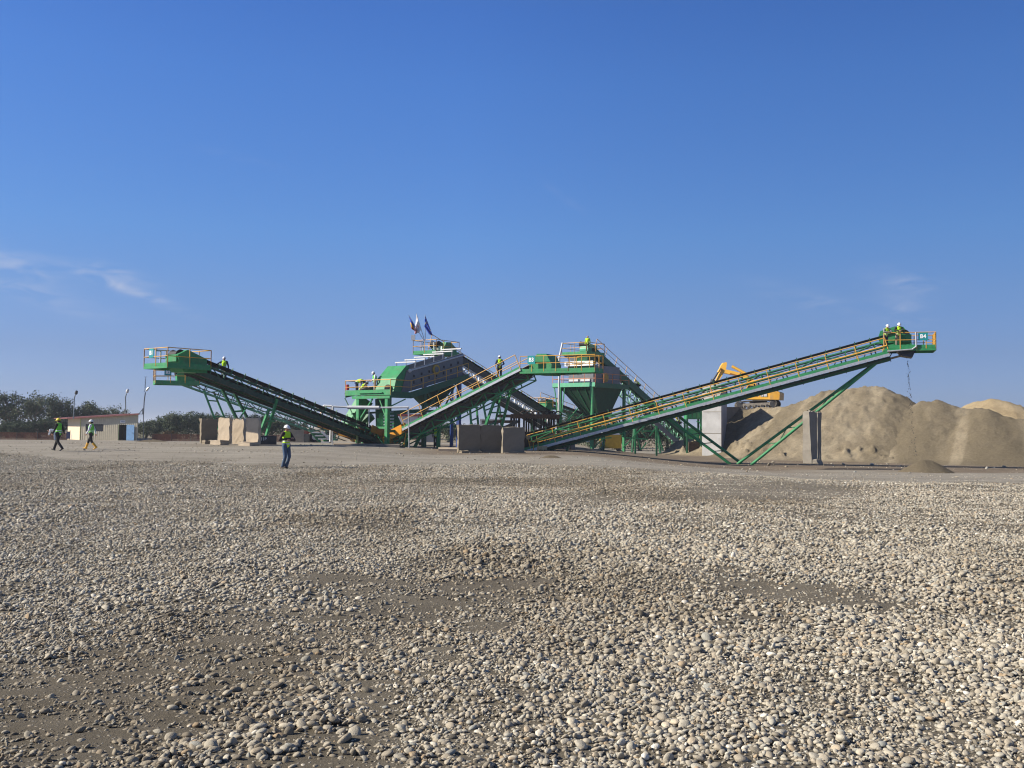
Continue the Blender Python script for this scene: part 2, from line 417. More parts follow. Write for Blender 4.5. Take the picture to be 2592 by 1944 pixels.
    bp = n.new('ShaderNodeBump'); bp.inputs['Strength'].default_value = .85; bp.inputs['Distance'].default_value = .05
    ad = n.new('ShaderNodeMath'); ad.operation = 'ADD'; l.new(noise(11, 12, .82), ad.inputs[0])
    m2 = n.new('ShaderNodeMath'); m2.operation = 'MULTIPLY'; l.new(mm.outputs[0], m2.inputs[0]); m2.inputs[1].default_value = .5
    l.new(m2.outputs[0], ad.inputs[1]); l.new(ad.outputs[0], bp.inputs['Height']); l.new(bp.outputs['Normal'], b.inputs['Normal'])
    return m
gx = grid_axis(-3500, -42, 42, .3, 1.12, 3500)
gy = np.unique(np.concatenate([grid_axis(-40, 2.5, 14, .1, 1.25, 14), np.arange(14, 50, .22), grid_axis(50, 50, 135, .5, 1.13, 4200)]))
ground_obj = sheet('ground', gx, gy, lambda X, Y: ground(X, Y) + .035 * sand_mask(X, Y) * (.45 * np.sin(Y * 21 + X * 3 + 14 * fbm(X * .8, Y * .5, 9)) * sst(.4, .6, fbm(X * 1.1, Y * 1.1, 19)) + 1.6 * (fbm(X * 5, Y * 5, 23) - .5)) * (Y < 10.5) * (X < 1), ground_material(), {
    'gravel_bed': lambda X, Y: gravel_mask(X, Y) * (1 - .35 * sst(.5, 1, sand_mask(X, Y)) * (Y > 20)),
    'damp': lambda X, Y: damp_mask(X, Y) * (1 - sst(44, 54, Y)),
    'yard': lambda X, Y: sst(60, 66, Y + (fbm(X * .2, Y * .2, 31) - .5) * 10) * (1 - sst(108, 118, Y)) * (.15 + .85 * sst(-9, -4, X)),
    'field': lambda X, Y: sst(128, 150, Y)})
tag(ground_obj, None, None, kind='structure')

# ------------------------------------------------------------------ river gravel (countless: one object, instanced pebbles)
def ico(sub):
    import bmesh
    bm = bmesh.new(); bmesh.ops.create_icosphere(bm, subdivisions=sub, radius=1.0)
    v = np.array([p.co[:] for p in bm.verts]); f = [[p.index for p in q.verts] for q in bm.faces]; bm.free(); return v, f
def noise3(p, seed):
    return (fbm(p[:, 0] + p[:, 2] * .7 + 9, p[:, 1] - p[:, 2] * .6 + 5, seed, 3) + fbm(p[:, 1] + 3, p[:, 2] + 8, seed + 50, 3) - 1)
def pebble_material():
    m = bpy.data.materials.new('river pebble'); m.use_nodes = True; n = m.node_tree.nodes; l = m.node_tree.links
    b = n['Principled BSDF']; b.inputs['Roughness'].default_value = .78; b.inputs['Specular IOR Level'].default_value = .3
    oi = n.new('ShaderNodeObjectInfo'); rp = n.new('ShaderNodeValToRGB'); l.new(oi.outputs['Random'], rp.inputs['Fac'])
    st = [(0, (0.128, 0.113, 0.085)), (0.07, (0.214, 0.187, 0.14)), (0.2, (0.295, 0.26, 0.197)), (0.4, (0.359, 0.311, 0.231)), (0.58, (0.385, 0.357, 0.286)), (0.74, (0.439, 0.39, 0.295)), (0.86, (0.306, 0.307, 0.269)), (0.93, (0.353, 0.26, 0.154)), (0.97, (0.557, 0.51, 0.404)), (1, (0.707, 0.666, 0.563))]
    e = rp.color_ramp.elements
    while len(e) < len(st): e.new(.5)
    for i, (p, c) in enumerate(st): e[i].position = p; e[i].color = (*c, 1)
    tc = n.new('ShaderNodeTexCoord'); nz = n.new('ShaderNodeTexNoise'); nz.inputs['Scale'].default_value = 2.2; nz.inputs['Detail'].default_value = 6
    l.new(tc.outputs['Object'], nz.inputs['Vector'])
    mr = n.new('ShaderNodeMapRange'); mr.inputs['To Min'].default_value = .72; mr.inputs['To Max'].default_value = 1.25; l.new(nz.outputs['Fac'], mr.inputs['Value'])
    mx = n.new('ShaderNodeMix'); mx.data_type = 'RGBA'; mx.blend_type = 'MULTIPLY'; mx.inputs['Factor'].default_value = 1
    l.new(rp.outputs['Color'], mx.inputs['A']); l.new(mr.outputs[0], mx.inputs['B'])
    at = n.new('ShaderNodeAttribute'); at.attribute_type = 'INSTANCER'; at.attribute_name = 'pdamp'
    m5 = n.new('ShaderNodeMix'); m5.data_type = 'RGBA'; m5.blend_type = 'MULTIPLY'; l.new(at.outputs['Fac'], m5.inputs['Factor']); l.new(mx.outputs['Result'], m5.inputs['A']); m5.inputs['B'].default_value = (.66, .62, .56, 1)
    l.new(m5.outputs['Result'], b.inputs['Base Color'])
    n3 = n.new('ShaderNodeTexNoise'); n3.inputs['Scale'].default_value = 9; n3.inputs['Detail'].default_value = 4; l.new(tc.outputs['Object'], n3.inputs['Vector'])
    bp = n.new('ShaderNodeBump'); bp.inputs['Strength'].default_value = .25; bp.inputs['Distance'].default_value = .1
    l.new(n3.outputs['Fac'], bp.inputs['Height']); l.new(bp.outputs['Normal'], b.inputs['Normal'])
    return m
PEB = pebble_material()
peb_col = bpy.data.collections.new('pebble shapes')       # source shapes only, not linked to the scene
for i in range(9):
    v, f = ico(3 if i < 5 else 2)
    a = rng.uniform(.6, .92); c = rng.uniform(.30, .58)
    d = 1 + .30 * noise3(v * rng.uniform(.9, 1.5), 60 + i * 7)[:, None]
    if i % 3 == 2: d = np.minimum(d, 1.0 + .02) * (1 + .10 * noise3(v * 2.4, 90 + i)[:, None])
    w = v * d
    if i % 3 == 1:                                          # a broken face on some
        nd = rng.normal(size=3); nd /= np.linalg.norm(nd); t = w @ nd; w = w - np.outer(np.maximum(t - .55, 0) * .85, nd)
    w *= np.array([1, a, c])
    me = bpy.data.meshes.new('pebble'); me.from_pydata(w.tolist(), [], f); me.polygons.foreach_set('use_smooth', np.ones(len(f), bool)); me.materials.append(PEB)
    peb_col.objects.link(bpy.data.objects.new('pebble_%d' % i, me))
def scatter():
    out = []
    def zone(y0, y1, dens, med, sig, lo, hi, keep=1.0, heap=False):
        A = .5 * 1.2 * (y1 * y1 - y0 * y0) + 2.5 * (y1 - y0)
        n = int(A * dens); u = rng.random(n)
        Y = np.sqrt(y0 * y0 + u * (y1 * y1 - y0 * y0)); X = (rng.random(n) - .5) * (1.2 * Y + 2.5)
        s = np.clip(med * np.exp(rng.normal(0, sig, n)), lo, hi)
        s *= .85 + .3 * sst(.4, .7, fbm(X * .55, Y * .35, 71))
        g = gravel_mask(X, Y); sd = sand_mask(X, Y)
        p = g * (1 - (.62 if med < .012 else .86) * sd) * (.62 + .38 * sst(.30, .50, fbm(X * .9, Y * .55, 13))) * keep
        if heap: p = p * sst(.52, .66, fbm(X * .6, Y * .4, 71))
        k = rng.random(n) < p
        out.append(np.stack([X[k], Y[k], s[k]], 1))
    zone(3.6, 9, 820, .0195, .30, .009, .042)                  # near: every stone is a few pixels
    zone(3.6, 9, 1100, .0085, .35, .004, .018)
    zone(3.6, 9, 40, .034, .22, .026, .05, heap=True)
    zone(9, 17, 560, .0225, .30, .011, .046)
    zone(9, 17, 22, .040, .2, .028, .06, heap=True)
    zone(17, 30, 270, .0265, .28, .014, .05)
    zone(30, 62, 125, .031, .26, .02, .052)
    # a few stones strewn over the bare sand and the road edge
    n = 9000; Y = np.sqrt(rng.uniform(3.6 ** 2, 62 ** 2, n)); X = (rng.random(n) - .5) * (1.2 * Y + 2.5); s = np.clip(.018 * np.exp(rng.normal(0, .5, n)), .007, .05)
    out.append(np.stack([X, Y, s], 1))
    # grit and crumbs on the bare near sand
    n = 42000; Y = np.sqrt(rng.uniform(3.6 ** 2, 11 ** 2, n)); X = (rng.random(n) - .5) * (1.2 * Y + 2); s = np.clip(.006 * np.exp(rng.normal(0, .45, n)), .003, .02)
    k = rng.random(n) < sst(.40, .62, fbm(X * 1.6, Y * 1.2, 77)); out.append(np.stack([X[k], Y[k], s[k]], 1))
    # spilled stones about the plant and the foot of the blocks
    n = 5200; px = rng.uniform(-50, 2650, n); dd = rng.uniform(50, 84, n); X = (px - 1296) / F * dd; s = np.clip(.026 * np.exp(rng.normal(0, .5, n)), .012, .10)
    k = rng.random(n) < .15 + .85 * sst(.5, .66, fbm(X * .35, dd * .5, 55)); out.append(np.stack([X[k], dd[k], s[k]], 1))
    # clods and cobbles rolled to the foot of the heaps
    n = 170; px = rng.uniform(1900, 2600, n); dd = rng.uniform(70, 80, n); X = (px - 1296) / F * dd; Y = dd; k = rng.random(n) < .35 + .65 * np.exp(-((px - 2230) / 90) ** 2); s = np.clip(.06 * np.exp(rng.normal(0, .6, n)), .02, .2)
    out.append(np.stack([X[k], Y[k], s[k]], 1))
    # the largest stones, where the photograph has them
    big = [(870, 1880, .085), (655, 1905, .06), (735, 1895, .05), (910, 1905, .06), (980, 1918, .055), (1140, 1870, .05), (1120, 1880, .04), (335, 1600, .062), (345, 1600, .05), (120, 1668, .055), (275, 1610, .055), (70, 1580, .06),
           (380, 1735, .055), (818, 1645, .05), (1400, 1770, .07), (1135, 1625, .06), (1405, 1693, .05), (1500, 1570, .07), (1435, 1725, .05), (1190, 1710, .05),
           (2130, 1880, .07), (2020, 1920, .06), (1975, 1860, .06), (2520, 1640, .09), (2560, 1650, .07), (2300, 1930, .06), (2390, 1645, .05), (2330, 1830, .05)]
    B = []
    for (px, py, s) in big:
        d = 1.75 * F / (py - 1083 - (px - 1296) * .0087); p = P(px, py, d); B.append((p.x, p.y, s * .72))
    out.append(np.array(B))
    a = np.concatenate(out); n = len(a)
    flat = np.where(rng.random(n) < .72, .35, 1.1)
    rot = np.stack([rng.normal(0, 1, n) * flat * .8, rng.normal(0, 1, n) * flat * .8, rng.uniform(0, 6.28, n)], 1)
    z = ground(a[:, 0], a[:, 1]) + a[:, 2] * (rng.uniform(-.12, .5, n) - .22 * sand_mask(a[:, 0], a[:, 1]))
    return a, rot, z
pa, prot, pz = scatter()
print('pebbles', len(pa))
gm = bpy.data.meshes.new('gravel'); gm.vertices.add(len(pa))
gm.vertices.foreach_set('co', np.stack([pa[:, 0], pa[:, 1], pz], 1).astype(np.float32).ravel())
for nm, ty, arr in (('psize', 'FLOAT', pa[:, 2]), ('pdamp', 'FLOAT', np.clip(damp_mask(pa[:, 0], pa[:, 1]) * rng.uniform(.4, 1.1, len(pa)), 0, 1)), ('prot', 'FLOAT_VECTOR', prot), ('pkind', 'INT', rng.integers(0, 9, len(pa)))):
    at = gm.attributes.new(nm, ty, 'POINT'); at.data.foreach_set('vector' if ty == 'FLOAT_VECTOR' else 'value', np.ascontiguousarray(arr, dtype=np.int32 if ty == 'INT' else np.float32).ravel())
gravel = bpy.data.objects.new('gravel', gm); scene.collection.objects.link(gravel)
gm.materials.append(PEB)
ng = bpy.data.node_groups.new('scatter pebbles', 'GeometryNodeTree')
ng.interface.new_socket('Geometry', in_out='INPUT', socket_type='NodeSocketGeometry'); ng.interface.new_socket('Geometry', in_out='OUTPUT', socket_type='NodeSocketGeometry')
gi = ng.nodes.new('NodeGroupInput'); go = ng.nodes.new('NodeGroupOutput'); iop = ng.nodes.new('GeometryNodeInstanceOnPoints')
ci = ng.nodes.new('GeometryNodeCollectionInfo'); ci.inputs['Collection'].default_value = peb_col; ci.inputs['Separate Children'].default_value = True; ci.inputs['Reset Children'].default_value = True
def named(nm, ty):
    a = ng.nodes.new('GeometryNodeInputNamedAttribute'); a.data_type = ty; a.inputs['Name'].default_value = nm; return a.outputs['Attribute']
er = ng.nodes.new('FunctionNodeEulerToRotation')
ng.links.new(named('prot', 'FLOAT_VECTOR'), er.inputs[0]); ng.links.new(er.outputs[0], iop.inputs['Rotation'])
ng.links.new(named('psize', 'FLOAT'), iop.inputs['Scale']); ng.links.new(named('pkind', 'INT'), iop.inputs['Instance Index'])
iop.inputs['Pick Instance'].default_value = True
ng.links.new(gi.outputs[0], iop.inputs['Points']); ng.links.new(ci.outputs[0], iop.inputs['Instance']); ng.links.new(iop.outputs[0], go.inputs[0])
md = gravel.modifiers.new('scatter', 'NODES'); md.node_group = ng
tag(gravel, 'rounded grey and beige river gravel strewn over the sandy foreground', 'gravel', kind='stuff')

# ------------------------------------------------------------------ sand and gravel heaps
def heap_material(name, a, b_, c, stripe=None):
    m = bpy.data.materials.new(name); m.use_nodes = True; n = m.node_tree.nodes; l = m.node_tree.links
    b = n['Principled BSDF']; b.inputs['Roughness'].default_value = .95; b.inputs['Specular IOR Level'].default_value = .15
    tc = n.new('ShaderNodeTexCoord'); nz = n.new('ShaderNodeTexNoise'); nz.inputs['Scale'].default_value = .5; nz.inputs['Detail'].default_value = 9; nz.inputs['Roughness'].default_value = .62
    l.new(tc.outputs['Object'], nz.inputs['Vector']); rp = n.new('ShaderNodeValToRGB'); e = rp.color_ramp.elements; e.new(.5)
    for i, (p, k) in enumerate(((.32, a), (.5, b_), (.68, c))): e[i].position = p; e[i].color = (*k, 1)
    l.new(nz.outputs['Fac'], rp.inputs['Fac']); out = rp.outputs['Color']
    if stripe:
        at = n.new('ShaderNodeAttribute'); at.attribute_name = 'fresh'
        mx = n.new('ShaderNodeMix'); mx.data_type = 'RGBA'; l.new(at.outputs['Fac'], mx.inputs['Factor']); l.new(out, mx.inputs['A']); mx.inputs['B'].default_value = (*stripe, 1); out = mx.outputs['Result']
    n2 = n.new('ShaderNodeTexNoise'); n2.inputs['Scale'].default_value = 5; n2.inputs['Detail'].default_value = 12; n2.inputs['Roughness'].default_value = .82; l.new(tc.outputs['Object'], n2.inputs['Vector'])
    mr = n.new('ShaderNodeMapRange'); mr.inputs['From Min'].default_value = .3; mr.inputs['From Max'].default_value = .7; mr.inputs['To Min'].default_value = .66; mr.inputs['To Max'].default_value = 1.28; l.new(n2.outputs['Fac'], mr.inputs['Value'])
    m3 = n.new('ShaderNodeMix'); m3.data_type = 'RGBA'; m3.blend_type = 'MULTIPLY'; m3.inputs['Factor'].default_value = 1; l.new(out, m3.inputs['A']); l.new(mr.outputs[0], m3.inputs['B'])
    l.new(m3.outputs['Result'], b.inputs['Base Color'])
    bp = n.new('ShaderNodeBump'); bp.inputs['Strength'].default_value = .9; bp.inputs['Distance'].default_value = .22; l.new(n2.outputs['Fac'], bp.inputs['Height']); l.new(bp.outputs['Normal'], b.inputs['Normal'])
    return m
def heap(name, ridge, slope, box, m, label, cat, step=.19, rough=.5, seed=1, lean=(0, 0), toe=0.6, fresh=None):
    """a loose heap: falls away from its ridge line at the angle of repose, lumpy and streaked"""
    Rg = [V(p) for p in ridge]
    def zf(X, Y):
        w = (fbm(X * .35, Y * .35, seed + 3) - .5) * 1.6
        best = np.full(X.shape, -50.0)
        for a, b in zip(Rg[:-1], Rg[1:]):
            dx, dy = b.x - a.x, b.y - a.y; L2 = dx * dx + dy * dy + 1e-6
            t = np.clip(((X - a.x) * dx + (Y - a.y) * dy) / L2, 0, 1)
            dist = np.hypot(X - a.x - t * dx, Y - a.y - t * dy)
            best = np.maximum(best, a.z + (b.z - a.z) * t - slope * (np.sqrt(dist ** 2 + .06) - .245) * (1 + .06 * w))
        base = ground(X, Y)
        h = best - base
        h = np.where(h < toe, toe * np.exp(np.minimum(h / toe - 1, 0)) , h) - .06
        body = sst(.1, 2.5, h)
        T = X - .6 * Y
        h = h + body * rough * ((fbm(X * .3, Y * .3, seed) - .5) * .7 + (fbm(T * .7, Y * .07, seed + 33, 4) - .5) * .45 + (fbm(X * 1.8, Y * 1.8, seed + 9, 5) - .5) * .85 + (fbm(X * 4.5, Y * 4.5, seed + 12, 3) - .5) * .5)
        h = h + sst(.05, .6, h) * (1 - sst(.8, 2.0, h)) * np.maximum(fbm(X * 1.9, Y * 1.9, seed + 20) - .55, 0) * 2.2 * (rough > .3)
        return base + np.where(best - base < -3.2, -.25, h - .05)
    xs = np.arange(box[0], box[1], step); ys = np.arange(box[2], box[3], step)
    at = None
    if fresh: at = {'fresh': fresh}
    o = sheet(name, xs, ys, zf, m, at)
    # keep only the part that stands above the ground, so that it lies on it
    import bmesh
    bm = bmesh.new(); bm.from_mesh(o.data)
    co = np.array([v.co[:] for v in bm.verts]); low = co[:, 2] < ground(co[:, 0], co[:, 1]) - .04
    bm.verts.ensure_lookup_table()
    bmesh.ops.delete(bm, geom=[f for f in bm.faces if all(low[v.index] for v in f.verts)], context='FACES')
    bm.to_mesh(o.data); bm.free()
    return tag(o, label, cat)
SAND = heap_material('heap sand', (.215, .176, .116), (.285, .238, .162), (.335, .285, .198), stripe=(.165, .136, .088))
SAND2 = heap_material('pale heap sand', (.32, .245, .14), (.39, .305, .18), (.43, .34, .21))
SANDG = heap_material('grey heap sand', (.13, .105, .068), (.165, .135, .088), (.195, .16, .105))
def streak(pts, w, seed):
    return lambda X, Y: np.clip(band(X, Y, pts, w) * (.5 + .9 * fbm(X * .5, Y * .5, seed)), 0, .9)
def ridge(*a): return [P(px, py, d) for (px, py, d) in a]
rA = ridge((1790, 1085, 103), (1830, 1050, 104), (1866, 1036, 104), (1915, 1031, 103), (1965, 1027, 101), (2010, 1018, 98), (2060, 1000, 96), (2095, 985, 95), (2140, 979, 94), (2200, 974, 93), (2243, 978, 92), (2275, 993, 91), (2310, 1016, 90))
heap('sand_heap', rA, .66, (9, 40, 76, 118), SAND, 'tall brown sand heap with the yellow excavator on its shoulder', 'sand heap', seed=3, fresh=lambda X, Y: .7 * sst(.48, .66, fbm((X - .6 * Y) * .35, Y * .05, 44)) + .25 * sst(.5, .7, fbm(X * .8, Y * .8, 47)))
rB = ridge((2296, 1036, 90), (2335, 1013, 89), (2375, 1011, 88), (2415, 1027, 87), (2465, 1031, 86), (2500, 1033, 84), (2530, 1050, 83), (2600, 1060, 82), (2720, 1040, 81), (2850, 1030, 80))
heap('sand_heap', rB, .62, (24, 58, 58, 104), SAND, 'streaked brown sand heap under the end of the long right conveyor', 'sand heap', seed=17, rough=.29,
     fresh=lambda X, Y: np.clip(band(X, Y, [(34.5, 88), (32.0, 78)], 1.6) + band(X, Y, [(40.5, 84), (37, 73)], 2.2) + .7 * sst(.48, .62, fbm((X - .6 * Y) * .5, Y * .05, 4)), 0, .9))
rC = ridge((2430, 1030, 112), (2470, 1014, 112), (2510, 1006, 111), (2545, 1012, 110), (2600, 1030, 110), (2700, 1052, 108))
heap('sand_heap', rC, .55, (38, 74, 96, 134), SAND2, 'pale yellow sand heap farthest right behind the streaked heap', 'sand heap', seed=29, step=.35, rough=.3)
def cone(px, py, d, name, hgt, rad, m, label):
    p = on_ground(px, d); pts = [V((p.x - .12 * rad, p.y, p.z + hgt)), V((p.x + .12 * rad, p.y, p.z + hgt * .97))]
    return heap(name, pts, hgt / rad * .98, (p.x - rad * 1.6, p.x + rad * 1.6, p.y - rad * 1.6, p.y + rad * 1.6), m, label, 'gravel heap', step=.07, rough=.10, seed=int(px), toe=.05)
cone(2344, 1190, 64, 'gravel_heap', .92, 1.5, SANDG, 'small dark cone of fresh gravel under the spout of the long right conveyor')
cone(1396, 1170, 60, 'gravel_heap', .27, .62, SANDG, 'tiny dark mound of gravel on the track in front of the plant')
cone(385, 1128, 88, 'gravel_heap', .30, 1.6, SANDG, 'low flat mound of earth on the track right of the hut')
cone(1020, 1143, 70, 'gravel_heap', .16, .9, SAND, 'low sandy mound at the foot of the green legs beside the concrete slab')

# ------------------------------------------------------------------ trees and bushes
def leaf_material(name, a, b_):
    m = bpy.data.materials.new(name); m.use_nodes = True; n = m.node_tree.nodes; l = m.node_tree.links
    b = n['Principled BSDF']; b.inputs['Roughness'].default_value = .7; b.inputs['Specular IOR Level'].default_value = .2
    at = n.new('ShaderNodeAttribute'); at.attribute_name = 'tint'; rp = n.new('ShaderNodeValToRGB'); l.new(at.outputs['Fac'], rp.inputs['Fac'])
    rp.color_ramp.elements[0].color = (*a, 1); rp.color_ramp.elements[1].color = (*b_, 1)
    l.new(rp.outputs['Color'], b.inputs['Base Color'])
    return m
LEAF = leaf_material('leaves', (.030, .050, .026), (.095, .130, .068))
LEAFG = leaf_material('grey green leaves', (.050, .072, .042), (.165, .195, .115))
LEAFR = leaf_material('rust brown leaves', (.10, .05, .025), (.16, .13, .05))
BARK = mat('bark', (.11, .095, .075), .9, var=.3)
def leaves(name, centres, per, spread, size, m, parent):
    n = len(centres) * per
    c = np.repeat(np.array(centres), per, 0)[:, :3]; sp = np.repeat(np.array([k[3] if len(k) > 3 else spread for k in centres]), per)
    p = c + rng.normal(size=(n, 3)) * sp[:, None] * np.array([1, 1, .8]) * .5
    t = rng.normal(size=(n, 3)); t /= np.linalg.norm(t, axis=1)[:, None]; w = np.cross(t, rng.normal(size=(n, 3))); w /= np.linalg.norm(w, axis=1)[:, None]
    s = size * rng.uniform(.6, 1.4, n)[:, None]
    q = np.stack([p - t * s, p + w * s * .45, p + t * s, p - w * s * .45], 1).reshape(-1, 3) - np.array(parent.location)
    me = bpy.data.meshes.new(name); me.vertices.add(4 * n); me.vertices.foreach_set('co', q.ravel())
    me.loops.add(4 * n); me.loops.foreach_set('vertex_index', np.arange(4 * n)); me.polygons.add(n); me.polygons.foreach_set('loop_start', np.arange(0, 4 * n, 4)); me.polygons.foreach_set('loop_total', np.full(n, 4)); me.update(calc_edges=True)
    ti = np.clip(rng.normal(.45, .22, n) + np.repeat(rng.normal(0, .15, len(centres)), per), 0, 1)
    at = me.attributes.new('tint', 'FLOAT', 'FACE'); at.data.foreach_set('value', ti.astype(np.float32)); me.materials.append(m)
    o = bpy.data.objects.new(name, me); scene.collection.objects.link(o); o.parent = parent; return o
def tree(px, d, top_py, width, label, group, name='tree', cat='tree', m=None, dens=1.0, bare=.25, base_dz=0.0, lean=0.0):
    m = m or LEAF
    b = on_ground(px, d, base_dz - .15); H = P(px, top_py, d).z - b.z
    root = thing(name, b, label, cat, group); mb = MB(); tips = []
    def grow(p, dr, L, r, lv):
        q = p + dr * L; mb.tube(p, q, r, r * .62, 6, caps=False)
        if lv >= 2: tips.append((q.x, q.y, q.z, .13 * H + .2)); tips.append((*p.lerp(q, .6), .11 * H + .15))
        if lv >= 4 or L < .2: return
        for k in range(3 if lv < 2 else 2 + (rng.random() < .5)):
            an = rng.uniform(0, 6.28); tilt = rng.uniform(.3, .8)
            side = V((math.cos(an) * width / H * 1.5, math.sin(an) * width / H * 1.5, 0))
            nd = (dr * math.cos(tilt) + side * math.sin(tilt) + V((0, 0, .25))).normalized()
            grow(q if k < 2 else p.lerp(q, .7), nd, L * rng.uniform(.6, .85), r * .6, lv + 1)
    stems = 1
    for k in range(stems):
        grow(b + V((rng.normal(0, .25) * (stems > 1), rng.normal(0, .2) * (stems > 1), 0)), V((rng.normal(0, .12) + lean, rng.normal(0, .1), 1)).normalized(), H * (.30 if H > 5 else .24), .028 * H, 0)
    if not tips: tips = [(b.x + .1 * i, b.y, b.z + H * (.55 + .1 * i), .22 * H) for i in range(4)]
    T = np.array(tips); zmax = T[:, 2].max(); sc = (H - .3) / max(.1, zmax - b.z)
    T[:, 2] = b.z + (T[:, 2] - b.z) * sc
    wx = np.percentile(np.abs(T[:, 0] - b.x), 95); k = width / 2 / max(wx, .25); T[:, 0] = b.x + (T[:, 0] - b.x) * k; T[:, 1] = b.y + (T[:, 1] - b.y) * min(k, 1.5)
    mv = np.array(mb.v); mv[:, 2] = b.z + (mv[:, 2] - b.z) * sc; mv[:, 0] = b.x + (mv[:, 0] - b.x) * k; mv[:, 1] = b.y + (mv[:, 1] - b.y) * min(k, 1.5); mb.v = [tuple(a) for a in mv]
    mb.build('trunk', BARK, root)
    keep = (rng.random(len(T)) > .35 + bare); T = T[keep]; T[:, 3] *= .7
    spr = []
    for _ in range(int(15 + 12 * dens)):
        an = rng.uniform(0, 6.28); el = rng.uniform(.05, 1.0); z0 = rng.uniform(.2, .5) * H; ln = rng.uniform(.55, 1.08)
        tx, tz = width * .5 * math.cos(an) * (1 - el * .75) * ln, z0 + (H - z0) * (.25 + .75 * el) * ln
        for t_ in (.45, .62, .78, .9, 1.0): spr.append((b.x + tx * t_, b.y + width * .35 * math.sin(an) * (1 - el * .7) * t_, b.z + z0 + (tz - z0) * t_, .10 * H * (1.15 - .7 * t_) + .12))
    low = spr + [(b.x + rng.normal(0, width * .26), b.y + rng.normal(0, width * .2), b.z + rng.uniform(.25, .5) * H * rng.random() ** .5 + .2, .16 * H) for _ in range(int(16 * dens))]
    C = [tuple(a) for a in T] + low
    leaves('crown', C, max(6, int(26 * dens * 140 / max(60, len(C)))), .5, .055 + .014 * H, m, root)
    return root
G1 = 'trees behind the hut at the left'
tree(-30, 146, 985, 9.5, 'tall dark tree cut off by the left edge of the picture', G1, dens=1.5, bare=.12)
tree(30, 156, 1010, 6.0, 'dark bushy tree just right of the tall one at the left edge', G1, dens=1.2, bare=.25)
tree(88, 152, 996, 5.6, 'open grey green tree with bare forking limbs, second from the left', G1, m=LEAFG, dens=1.1, bare=.42)
tree(140, 158, 1000, 4.4, 'thin pointed grey green tree above the walker in the yellow helmet', G1, m=LEAFG, dens=1.2, bare=.3)
tree(176, 160, 1022, 5.0, 'dense tree just left of the first lamp on the hut roof', G1, dens=1.4, bare=.2)
tree(213, 160, 1017, 4.4, 'rounded grey green tree behind the low end of the hut roof', G1, m=LEAFG, dens=1.8, bare=.15)
tree(240, 164, 1032, 3.2, 'small loose tree over the middle of the hut roof', G1, m=LEAFG, dens=1.2, bare=.2)
tree(266, 165, 1040, 2.4, 'small dark round bush top just over the hut roof', G1, dens=1.3, bare=.1)
tree(295, 185, 1028, 3.4, 'pale distant feathery tree left of the second roof lamp', G1, m=LEAFG, dens=.9, bare=.2)
for i, (px, d, ty, w, lab) in enumerate([(-40, 143, 1064, 7, 'low dark scrub below the tall tree at the left edge'), (20, 143, 1066, 6, 'dark scrub behind the red mesh fence, leftmost in view'), (62, 144, 1064, 5.5, 'dark scrub behind the red mesh fence under the open tree'),
        (100, 146, 1058, 6, 'tall dark scrub behind the fence left of the walker in the yellow helmet'), (136, 149, 1056, 5, 'dark scrub right beside the pale end of the hut')]):
    tree(px, d, ty, w, lab, 'scrub along the red fence', name='shrub', cat='shrub', dens=2.6, bare=0)
G2 = 'bushes between the hut and the concrete blocks'
for i, (px, d, ty, w, lab, mm) in enumerate([(368, 150, 1066, 5, 'low grey green bush right of the hut corner', LEAFG), (392, 150, 1062, 5, 'grey green bush right of the second bush from the hut corner', LEAFG), (420, 152, 1050, 5.5, 'grey green bush with a pointed top, under the lower left conveyor', LEAFG),
        (447, 150, 1052, 5, 'dark bush left of the tallest bush by the concrete blocks', LEAF), (474, 150, 1040, 5.2, 'tallest grey green bush left of the concrete blocks', LEAFG), (503, 154, 1044, 5, 'dark bush just left of the thin green legs', LEAF),
        (527, 156, 1046, 4.4, 'bush behind the shaded concrete block', LEAFG), (560, 165, 1046, 5, 'bush seen over the tan concrete blocks', LEAF), (600, 160, 1062, 5, 'bush behind the second tan concrete block', LEAF), (655, 150, 1048, 5.5, 'dark bush behind the legs right of the concrete blocks', LEAF),
        (690, 150, 1054, 6, 'dark bush behind the man in front', LEAF), (728, 150, 1062, 6, 'dark bush right of the man in front', LEAF), (430, 138, 1092, 3, 'rust brown low bush in front of the grey green bushes', LEAFR), (408, 136, 1098, 2, 'small rust brown weed beside the blue trough', LEAFR)]):
    tree(px, d, ty, w, lab, G2, name='bush', cat='bush', m=mm, dens=2.2, bare=0)
G3 = 'trees behind the plant'
for (px, d, ty, w, lab) in [(1135, 140, 1066, 8, 'dark tree behind the blue post of the plant'), (1185, 150, 1074, 7, 'dark bush behind the concrete blocks in the middle'), (1488, 150, 1021, 6, 'dark round tree behind the right screening tower'), (1455, 160, 1034, 5, 'small tree left of the dark round one behind the right tower'),
        (1560, 135, 1058, 7, 'dark scrub behind the frames under the long right conveyor'), (1620, 135, 1060, 7, 'dark scrub behind the rear conveyor'), (1690, 135, 1066, 7, 'dark scrub between the rear conveyor and the green hopper'), (1500, 138, 1072, 6, 'dark scrub behind the yellow machine')]:
    tree(px, d, ty, w, lab, G3, dens=2.4, bare=0)
